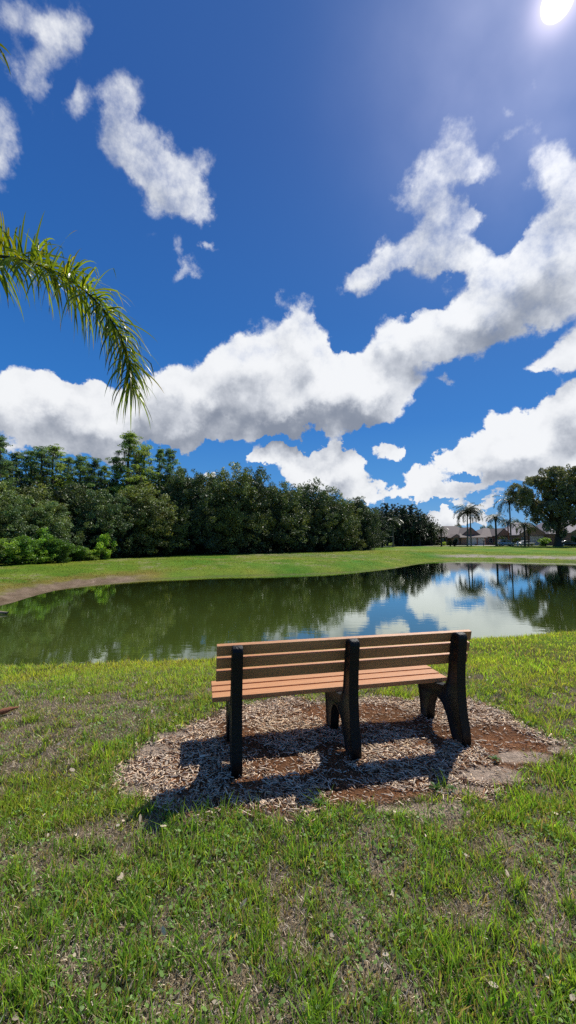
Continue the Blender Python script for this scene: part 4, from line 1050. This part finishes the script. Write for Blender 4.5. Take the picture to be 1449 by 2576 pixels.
for px, ty, D, wpx, pr, lab in [(1256, 1348, 114, 30, DSHRUBS[0], 'broad dark hedge shrub behind the left end of the silver hatchback'), (1297, 1350, 113, 26, DSHRUBS[1], 'leafy dark shrub between the two pale cars'), (1371, 1352, 103, 42, SHRUBS[0], 'large rounded shrub beside the pale saloon, under the huge oak'), (1133, 1357, 104, 14, DSHRUBS[0], 'left dark clipped shrub of the pair before the white garage doors'), (1144, 1353, 104, 14, DSHRUBS[1], 'right dark clipped shrub of the pair, with a taller tip'), (1117, 1362, 112, 16, SHRUBS[1], 'low rounded shrub by the pink wall left of the clipped pair'), (1100, 1363, 119, 18, DSHRUBS[1], 'low dark shrub against the low pink house'), (1076, 1364, 116, 16, DSHRUBS[0], 'low dark shrub at the foot of the short palm'), (1010, 1352, 113, 16, SHRUBS[2], 'small reddish green shrub before the dark pines'), (1126, 1363, 114, 12, DSHRUBS[1], 'small dark shrub just left of the clipped pair'), (1197, 1368, 113, 8, DSHRUBS[0], 'tiny dark shrub between the garage doors and mailbox'), (941, 1348, 98, 22, DSHRUBS[1], 'young dark tree at the right end of the wood, on the road edge'), (1445, 1345, 106, 18, SHRUBS[2], 'leafy shrub at the right edge in front of the gabled house')]:
    top = atD(px, ty, D); z0 = gz(top.x, D)
    put('shrub', pr, top.x, D, lab, 'shrub', 'shrubs in front of the houses', wpx / F * D / 2.6, (top.z - z0) / 2.0, px * .37, parts=('foliage', 'stem'))

# ------------------------------------------------------------------ small things near by
def boot():
    a = at(-30, 1800); b = at(46, 1782)
    random.seed(9); bm = bmesh.new(); n = 14; rings = []
    for i in range(n):
        t = i / (n - 1); c = a.lerp(b, t); w = .03 * math.sin(PI * min(1, .15 + t * .83)) + .003; h = w * .75
        rings.append([bm.verts.new((c.x + random.gauss(0, .002), c.y + w * math.cos(q), .015 + gz(c.x, c.y) + .022 + h * math.sin(q) * (1 + .3 * math.sin(q * 3 + i)) + .012 * t)) for q in np.linspace(0, 2 * PI, 9)[:-1]])
    for r0, r1 in zip(rings, rings[1:]):
        for k in range(8): bm.faces.new((r0[k], r0[(k + 1) % 8], r1[(k + 1) % 8], r1[k]))
    bm.faces.new(rings[0]); bm.faces.new(rings[-1])
    o = link('palm_husk', bm_mesh('palm_husk', bm, M['drybark'], True)); tag(o, 'reddish brown dry palm husk lying on the grass at the left edge', 'palm husk')
boot()
p = at(4, 1545, WATER); tv, tf = tube([(p.x - .5, p.y, WATER + .03), (p.x - .1, p.y + .03, WATER + .07), (p.x + .22, p.y, WATER + .05), (p.x + .3, p.y - .02, WATER + .1)], [.05, .06, .045, .015], 7)
o = link('driftwood', npmesh('driftwood', tv, [tf], M['deadwood'], None, True)); tag(o, 'small pale piece of driftwood in the water at the left edge', 'driftwood')
def weed(px, py, label, s=1.0):
    rng = np.random.default_rng(int(px)); p = at(px, py); z0 = gz(p.x, p.y); V, Q, C = [], [], []
    for i in range(11):
        a = i * 2.4; el = .25 + .09 * i; L = .05 * s * rng.uniform(.7, 1.2); d = Vector((math.cos(a) * math.cos(el), math.sin(a) * math.cos(el), math.sin(el))); sd = d.cross(Vector((0, 0, 1))).normalized()
        b0 = len(V)
        for t, w in ((0, .1), (.35, .8), (.7, 1), (1, .05)):
            c = d * L * t + Vector((0, 0, .01 - .02 * s * t * t)); V += [tuple(c - sd * .009 * s * w), tuple(c + sd * .009 * s * w)]; C += [(.09, .19, .035)] * 2
        for k in range(3): q = b0 + 2 * k; Q.append((q, q + 1, q + 3, q + 2))
    o = link('weed', npmesh('weed', np.array(V), [np.array(Q)], M['grass'], np.array(C))); o.location = (p.x, p.y, z0 + .01); tag(o, label, 'weed')
weed(802, 2030, 'small leafy weed at the front edge of the mulch below the middle support', 1.0)
weed(1095, 1990, 'small leafy weed in the mulch at the tip of the right support shadow', 1.1)
weed(1135, 1992, 'flat leafy weed right of the weed at the shadow tip', .9)
weed(1245, 1915, 'tiny weed in the chips right of the bench', .9)

# ------------------------------------------------------------------ sky
def build_world():
    w = bpy.data.worlds.new('World'); sc.world = w; w.use_nodes = True; nt = w.node_tree; nt.nodes.clear()
    out = N(nt, 'ShaderNodeOutputWorld'); bg = N(nt, 'ShaderNodeBackground'); bg.inputs[1].default_value = 1.0
    nt.links.new(bg.outputs[0], out.inputs[0])
    blobs = [  # x, y, rx, ry, tilt, weight
        (70, 40, 120, 55, 20, .85), (150, 110, 90, 70, 10, .85), (60, 140, 55, 110, -20, .6), (110, 230, 45, 90, -15, .75), (190, 240, 38, 80, 0, .7), (205, 60, 45, 70, 0, .75),
        (0, 350, 65, 125, 0, 1.1),
        (305, 240, 72, 72, 0, 1.2), (300, 330, 68, 85, 0, 1.2), (365, 400, 92, 80, 30, 1.3), (425, 450, 85, 80, 30, 1.25), (495, 405, 50, 55, 0, 1), (480, 500, 62, 60, 0, 1.1), (400, 520, 55, 45, 0, .9), (522, 545, 26, 42, 0, .8), (390, 330, 40, 40, 0, .55),
        (465, 690, 55, 26, -25, .85), (440, 640, 30, 45, 0, .55), (530, 632, 18, 14, 0, .6), (370, 600, 30, 20, -20, .4), (690, 745, 35, 18, -45, .5),
        (742, 795, 48, 70, 0, 1.2), (725, 860, 105, 75, 0, 1.5), (795, 868, 55, 65, 0, 1.1), (640, 910, 110, 60, 20, 1.5), (560, 945, 80, 60, 20, 1.4), (720, 950, 190, 85, 0, 2.0), (885, 950, 110, 75, -10, 1.6), (985, 960, 100, 55, 0, 1.2), (418, 955, 52, 48, 0, 1.1), (450, 1015, 130, 75, 0, 1.8), (620, 1025, 180, 75, 0, 2.0), (800, 1020, 180, 65, 0, 1.6), (930, 1010, 100, 52, 0, 1.2), (860, 1075, 70, 34, 0, 1),
        (60, 965, 80, 48, 0, 1.2), (-10, 995, 80, 60, 0, 1.4), (140, 985, 70, 42, 0, 1.1), (232, 962, 36, 26, 0, .8), (110, 1045, 160, 70, 0, 1.6), (250, 1025, 150, 75, 0, 1.6), (200, 1110, 170, 46, 0, 1.3), (350, 1080, 170, 52, 0, 1.5), (470, 1090, 90, 36, 0, .9), (260, 1150, 60, 30, 0, .8),
        (700, 1130, 85, 36, -10, 1.1), (780, 1165, 140, 48, 0, 1.4), (865, 1150, 80, 42, 0, 1.2), (980, 1128, 46, 32, -20, 1.1), (840, 1210, 130, 40, 0, 1.3), (905, 1245, 80, 28, 0, 1.1), (650, 1165, 60, 22, 0, .9), (555, 1192, 24, 12, 0, .7),
        (1075, 1200, 80, 34, 0, 1.2), (1040, 1238, 90, 26, 0, 1.2), (1145, 1235, 62, 28, 0, 1.2), (1120, 1290, 90, 26, 0, 1.1), (1210, 1270, 60, 22, 0, 1), (1245, 1225, 62, 32, 0, 1.1), (1110, 1315, 70, 16, 0, 1), (1220, 1305, 90, 20, 0, .9), (1330, 1215, 50, 24, 0, 1),
        (1455, 1010, 70, 60, 0, 1.5), (1395, 1065, 100, 65, -20, 1.6), (1290, 1090, 85, 65, 0, 1.4), (1225, 1145, 100, 50, 0, 1.4), (1360, 1140, 140, 60, 0, 1.6), (1275, 1190, 110, 30, 0, 1.1), (1160, 1165, 60, 28, 0, 1.1),
        (1400, 910, 85, 38, -25, 1.2), (1455, 860, 55, 45, 0, 1.2), (1345, 948, 34, 16, 0, .8), (1105, 968, 34, 22, 0, .7),
        (1150, 345, 55, 55, 0, .85), (1110, 430, 100, 62, 0, 1.1), (1205, 420, 75, 60, 0, 1.0), (1045, 500, 82, 62, 0, 1.1), (1130, 555, 90, 62, 0, 1.1), (1040, 610, 95, 50, -20, 1.2), (965, 665, 75, 45, -20, 1.1), (910, 712, 50, 46, 0, 1.1), (1105, 650, 95, 60, 0, 1.3), (1215, 545, 55, 30, 0, .9),
        (1300, 480, 42, 60, 0, .7), (1405, 440, 75, 85, 0, 1.1), (1450, 560, 90, 140, 0, 1.6), (1340, 640, 130, 90, -40, 1.5), (1250, 725, 150, 85, -20, 1.6), (1410, 700, 130, 120, 0, 1.8), (1180, 795, 140, 80, 0, 1.5), (1060, 840, 90, 62, 0, 1.3), (990, 865, 82, 60, 0, 1.2), (1120, 885, 130, 45, -5, 1.3), (1290, 810, 130, 65, -20, 1.4), (1340, 330, 42, 42, 0, .55), (1362, 220, 18, 28, -30, .5), (1280, 290, 22, 20, 0, .45), (1275, 350, 50, 30, 0, .5), (1180, 620, 50, 40, 0, .8),
        (1262, 550, 62, 84, 15, -2.2), (1150, 735, 44, 26, 0, -1.0), (1300, 420, 30, 60, 0, -.6), (1080, 745, 70, 26, 20, -1.0), (1190, 500, 30, 30, 0, -.5), (1130, 700, 40, 25, 0, -.7), (875, 845, 55, 45, 0, -1), (1010, 770, 60, 40, 0, -.5), (1110, 1065, 75, 45, -30, -1.6), (1070, 1135, 50, 28, 0, -1.2), (560, 1150, 70, 35, 0, -1.2), (1010, 1190, 30, 14, 0, -.9), (1100, 1262, 60, 12, 0, -.9), (1175, 1200, 25, 16, 0, -.8), (1200, 1252, 25, 10, 0, -.8), (1290, 985, 90, 32, -25, -1), (170, 200, 26, 60, 30, -.7), (1000, 1140, 22, 20, 0, .5), (80, 110, 30, 30, 0, -.5), (700, 1104, 90, 14, 0, -.8), (1160, 1315, 80, 10, 0, -.5)]
    g = bpy.data.node_groups.new('cloud_density', 'ShaderNodeTree')
    g.interface.new_socket('UV', in_out='INPUT', socket_type='NodeSocketVector'); g.interface.new_socket('Field', in_out='OUTPUT', socket_type='NodeSocketFloat')
    gi = N(g, 'NodeGroupInput'); go = N(g, 'NodeGroupOutput'); acc = None
    def V(op, *ins):
        n = N(g, 'ShaderNodeVectorMath', operation=op)
        for i, q in enumerate(ins):
            if isinstance(q, (tuple, list)): n.inputs[i].default_value = q
            else: g.links.new(q, n.inputs[i])
        return n.outputs['Value'] if op == 'DOT_PRODUCT' else n.outputs[0]
    sp = N(g, 'ShaderNodeSeparateXYZ'); g.links.new(gi.outputs[0], sp.inputs[0])
    GROW = 1.35
    rows = []
    for x, y, rx, ry, tl, wt in blobs:
        def uv(px, py): r = ray(px, py); return (r.x / r.y, r.z / r.y)
        t = math.radians(tl); ca, sa = math.cos(t), math.sin(t)
        c = uv(x, y); p1 = uv(x + rx * ca, y + rx * sa); p2 = uv(x - ry * sa, y + ry * ca)
        J = Matrix(((p1[0] - c[0], p2[0] - c[0]), (p1[1] - c[1], p2[1] - c[1]))) * GROW
        if y > 1090: J = J * .90
        I = J.inverted()
        rows.append((I[0][0], I[0][1], -(I[0][0] * c[0] + I[0][1] * c[1]), I[1][0], I[1][1], -(I[1][0] * c[0] + I[1][1] * c[1]), wt))
    while len(rows) % 3: rows.append((0, 0, 2, 0, 0, 0, 0))
    for i in range(0, len(rows), 3):        # three cloud lumps at a time, one in each vector component
        k = list(zip(*rows[i:i + 3]))
        v = sp.outputs[1] if acc is None else V('MULTIPLY_ADD', acc, (1e-7,) * 3, sp.outputs[1])
        dx = V('MULTIPLY_ADD', sp.outputs[0], k[0], V('MULTIPLY_ADD', v, k[1], k[2]))
        dy = V('MULTIPLY_ADD', sp.outputs[0], k[3], V('MULTIPLY_ADD', v, k[4], k[5]))
        q = V('MULTIPLY_ADD', dy, dy, V('MULTIPLY', dx, dx))
        m = V('MAXIMUM', V('SUBTRACT', (1, 1, 1), q), (0, 0, 0))
        d = V('DOT_PRODUCT', V('MULTIPLY', m, m), k[6])
        if acc is None: acc = d
        else:
            ad = N(g, 'ShaderNodeMath', operation='ADD'); g.links.new(acc, ad.inputs[0]); g.links.new(d, ad.inputs[1]); acc = ad.outputs[0]
    g.links.new(acc, go.inputs[0])

    tc = N(nt, 'ShaderNodeTexCoord'); D = tc.outputs['Generated']
    def noise(scale, det, rg, vec=None, off=None):
        n = N(nt, 'ShaderNodeTexNoise'); n.inputs['Scale'].default_value = scale; n.inputs['Detail'].default_value = det; n.inputs['Roughness'].default_value = rg
        nt.links.new(vec or D, n.inputs['Vector']); return n
    def vm(op, a, b):
        n = N(nt, 'ShaderNodeVectorMath', operation=op)
        for i, q in enumerate((a, b)):
            if isinstance(q, (tuple, list)): n.inputs[i].default_value = q
            elif q is not None: nt.links.new(q, n.inputs[i])
        return n
    def mt(op, a, b=None, c=None, clamp=False):
        n = N(nt, 'ShaderNodeMath', operation=op); n.use_clamp = clamp
        for i, q in enumerate((a, b, c)):
            if q is None: continue
            if isinstance(q, (int, float)): n.inputs[i].default_value = q
            else: nt.links.new(q, n.inputs[i])
        return n.outputs[0]
    def scalev(v, s): 
        n = N(nt, 'ShaderNodeVectorMath', operation='SCALE'); nt.links.new(v, n.inputs[0]); n.inputs[3].default_value = s; return n.outputs[0]
    sep = N(nt, 'ShaderNodeSeparateXYZ'); nt.links.new(D, sep.inputs[0])
    iy = mt('DIVIDE', 1.0, mt('MAXIMUM', sep.outputs[1], .05))
    UV = scalev(D, 1.0); nt.links.new(iy, UV.node.inputs[3])
    cb = N(nt, 'ShaderNodeCombineXYZ'); su = N(nt, 'ShaderNodeSeparateXYZ'); nt.links.new(UV, su.inputs[0]); nt.links.new(su.outputs[0], cb.inputs[0]); nt.links.new(su.outputs[2], cb.inputs[1])
    UV = cb.outputs[0]
    wn = noise(6.5, 6, .63); wo = vm('SUBTRACT', wn.outputs['Color'], (.5, .5, .5)).outputs[0]
    warped = vm('ADD', UV, scalev(wo, .20)).outputs[0]
    def dens(offs):
        v = vm('ADD', warped, offs).outputs[0]
        gn = N(nt, 'ShaderNodeGroup'); gn.node_tree = g; nt.links.new(v, gn.inputs[0]); return gn.outputs[0]
    fb = noise(21, 5, .66); fb2 = noise(5.5, 4, .5)
    f0 = dens((0, 0, 0))
    # high clouds are torn and soft, low ones are crisp cumulus
    high = N(nt, 'ShaderNodeMapRange'); high.inputs[1].default_value = .25; high.inputs[2].default_value = .75; nt.links.new(sep.outputs[2], high.inputs[0]); high = high.outputs[0]
    vo = N(nt, 'ShaderNodeTexVoronoi', feature='F1'); vo.inputs['Scale'].default_value = 11; vo.inputs['Detail'].default_value = 1.5; vo.inputs['Roughness'].default_value = .55
    nt.links.new(vm('ADD', D, scalev(wo, .10)).outputs[0], vo.inputs['Vector'])
    puff = mt('SUBTRACT', .62, vo.outputs['Distance'])
    low = mt('SUBTRACT', 1.0, high)
    det = mt('MULTIPLY', mt('SUBTRACT', fb.outputs[0], .5), mt('MULTIPLY_ADD', high, .9, 1.15))
    det = mt('ADD', det, mt('MULTIPLY', puff, mt('MULTIPLY_ADD', low, .6, .25)))
    base = mt('MULTIPLY', mt('SUBTRACT', fb2.outputs[0], .5), .5)
    lowm = N(nt, 'ShaderNodeMapRange'); lowm.inputs[1].default_value = .24; lowm.inputs[2].default_value = .08; nt.links.new(sep.outputs[2], lowm.inputs[0])
    flat = vm('MULTIPLY', D, (1.0, 1.0, 2.2)).outputs[0]
    det = mt('ADD', det, mt('MULTIPLY', mt('MULTIPLY', mt('SUBTRACT', noise(13, 4, .6, flat).outputs[0], .56), 3.2), lowm.outputs[0]))
    fld = mt('MINIMUM', f0, .95)
    gate = mt('MULTIPLY', f0, 4.0, clamp=True)
    solid = mt('SUBTRACT', 1.15, mt('MULTIPLY', mt('MINIMUM', f0, 1.3), mt('MULTIPLY_ADD', high, -.5, .72)))
    tot = mt('ADD', fld, mt('MULTIPLY', mt('MULTIPLY', mt('ADD', det, base), gate), solid))
    mr = N(nt, 'ShaderNodeMapRange', interpolation_type='SMOOTHSTEP'); mr.inputs[1].default_value = .13; nt.links.new(mt('MULTIPLY_ADD', high, 1.1, .47), mr.inputs[2]); nt.links.new(tot, mr.inputs[0]); alpha = mr.outputs[0]
    f1 = dens((.02, .085, 0))
    dd = mt('SUBTRACT', f0, f1)                     # > 0 near the tops, < 0 at the bases
    thick = mt('SUBTRACT', mt('MINIMUM', f0, 1.8), .8)
    sh = mt('ADD', mt('MULTIPLY', dd, -.48), mt('MULTIPLY', thick, .40)); sh = mt('ADD', sh, mt('MULTIPLY', puff, -.6))
    sh = mt('ADD', sh, mt('MULTIPLY', mt('SUBTRACT', noise(8, 5, .66).outputs[0], .5), 1.3))
    sh = mt('ADD', sh, mt('MULTIPLY', mt('SUBTRACT', fb.outputs[0], .5), -.8))
    ms = N(nt, 'ShaderNodeMapRange', interpolation_type='SMOOTHSTEP'); ms.inputs[1].default_value = -.35; ms.inputs[2].default_value = 1.45; nt.links.new(sh, ms.inputs[0])
    cr = N(nt, 'ShaderNodeValToRGB'); cr.color_ramp.elements[0].color = (.90, .915, .94, 1); cr.color_ramp.elements[1].color = (.24, .275, .35, 1)
    e = cr.color_ramp.elements.new(.42); e.color = (.62, .65, .71, 1)
    nt.links.new(ms.outputs[0], cr.inputs[0])
    # scattered clouds for the rest of the sky
    gn_ = noise(3.2, 7, .6); ga = N(nt, 'ShaderNodeMapRange', interpolation_type='SMOOTHSTEP'); ga.inputs[1].default_value = .55; ga.inputs[2].default_value = .66; nt.links.new(gn_.outputs[0], ga.inputs[0])
    # clear sky
    sky = N(nt, 'ShaderNodeTexSky', sky_type='NISHITA'); sky.sun_disc = False
    sky.sun_elevation = math.asin(LAMP.z); sky.sun_rotation = math.atan2(LAMP.x, LAMP.y); sky.air_density = 1.0; sky.dust_density = .4; sky.ozone_density = 2.5
    nis = scalev(sky.outputs[0], .055)
    gr = N(nt, 'ShaderNodeValToRGB'); nt.links.new(sep.outputs[2], gr.inputs[0]); el = gr.color_ramp.elements
    el[0].position = 0; el[0].color = (.19, .44, .74, 1); el[1].position = 1; el[1].color = (.022, .095, .34, 1)
    for p, c in ((.12, (.075, .31, .72)), (.28, (.032, .205, .62)), (.5, (.022, .145, .49)), (.75, (.020, .105, .39))): q = el.new(p); q.color = (*c, 1)
    mixs = N(nt, 'ShaderNodeMix', data_type='RGBA'); mixs.inputs[0].default_value = .10; nt.links.new(gr.outputs[0], mixs.inputs[6]); nt.links.new(nis, mixs.inputs[7])
    mixc = N(nt, 'ShaderNodeMix', data_type='RGBA'); nt.links.new(alpha, mixc.inputs[0]); nt.links.new(mixs.outputs[2], mixc.inputs[6]); nt.links.new(cr.outputs[0], mixc.inputs[7])
    # sun and its aureole
    dt = vm('DOT_PRODUCT', D, tuple(SUN)).outputs['Value']; dt = mt('MAXIMUM', dt, 0.0)
    def lobe(p, k): return mt('MULTIPLY', mt('POWER', dt, p), k)
    g1 = lobe(5, .05); g2 = mt('MULTIPLY', lobe(40, .30), mt('MULTIPLY_ADD', fb2.outputs[0], 1.6, .05)); g3 = lobe(2500, .9)
    disc = N(nt, 'ShaderNodeMapRange', interpolation_type='SMOOTHSTEP'); disc.inputs[1].default_value = math.cos(math.radians(1.25)); disc.inputs[2].default_value = math.cos(math.radians(.5)); disc.inputs[4].default_value = 6; nt.links.new(dt, disc.inputs[0])
    def tint(v, c):
        n = N(nt, 'ShaderNodeVectorMath', operation='SCALE'); n.inputs[0].default_value = c; nt.links.new(v, n.inputs[3]); return n.outputs[0]
    glow = (0, 0, 0)
    for v, c in ((g1, (.45, .62, .9)), (g2, (.95, .90, .96)), (g3, (1.0, .84, .86)), (disc.outputs[0], (1, .98, .94))): glow = vm('ADD', glow, tint(v, c)).outputs[0]
    nt.links.new(vm('ADD', mixc.outputs[2], glow).outputs[0], bg.inputs[0])
    # the shaped clouds stand in the northern part of the sky, scattered ones elsewhere; only the branch needed is evaluated
    mg = N(nt, 'ShaderNodeMix', data_type='RGBA'); nt.links.new(ga.outputs[0], mg.inputs[0]); nt.links.new(mixs.outputs[2], mg.inputs[6]); mg.inputs[7].default_value = (.30, .33, .40, 1)
    bg2 = N(nt, 'ShaderNodeBackground'); bg2.inputs[1].default_value = .85; nt.links.new(vm('ADD', mg.outputs[2], glow).outputs[0], bg2.inputs[0])
    bg3 = N(nt, 'ShaderNodeBackground'); bg3.inputs[0].default_value = (.02, .025, .012, 1)
    infront = mt('MULTIPLY', mt('GREATER_THAN', sep.outputs[1], .30), mt('LESS_THAN', mt('ABSOLUTE', su.outputs[0]), 1.35))
    mA = N(nt, 'ShaderNodeMixShader'); nt.links.new(infront, mA.inputs[0]); nt.links.new(bg2.outputs[0], mA.inputs[1]); nt.links.new(bg.outputs[0], mA.inputs[2])
    mB = N(nt, 'ShaderNodeMixShader'); nt.links.new(mt('GREATER_THAN', sep.outputs[2], -.01), mB.inputs[0]); nt.links.new(bg3.outputs[0], mB.inputs[1]); nt.links.new(mA.outputs[0], mB.inputs[2])
    nt.links.new(mB.outputs[0], out.inputs[0])
    w.cycles.sampling_method = 'MANUAL'; w.cycles.sample_map_resolution = 256
build_world()
sun = bpy.data.lights.new('sun', 'SUN'); sun.energy = 5.0; sun.angle = math.radians(.53); sun.color = (1, .95, .87)
so = bpy.data.objects.new('sun', sun); COL.objects.link(so); so.rotation_euler = (-LAMP).to_track_quat('-Z', 'Y').to_euler(); so.location = LAMP * 50

# ------------------------------------------------------------------ camera and render settings
cam = bpy.data.cameras.new('camera'); co = bpy.data.objects.new('camera', cam); COL.objects.link(co); sc.camera = co
co.location = (0, 0, EYE); co.rotation_euler = (PI / 2 + PITCH, 0, 0)
cam.sensor_fit = 'VERTICAL'; cam.sensor_height = 24; cam.lens = 24 * F / 2576; cam.clip_start = .05; cam.clip_end = 6000
sc.view_settings.view_transform = 'Standard'; sc.view_settings.look = 'None'; sc.view_settings.exposure = 0; sc.view_settings.gamma = 1
sc.render.engine = 'CYCLES'; sc.cycles.use_denoising = False; sc.cycles.max_bounces = 6; sc.cycles.diffuse_bounces = 3; sc.cycles.transmission_bounces = 4; sc.cycles.caustics_reflective = False; sc.cycles.sample_clamp_indirect = 4
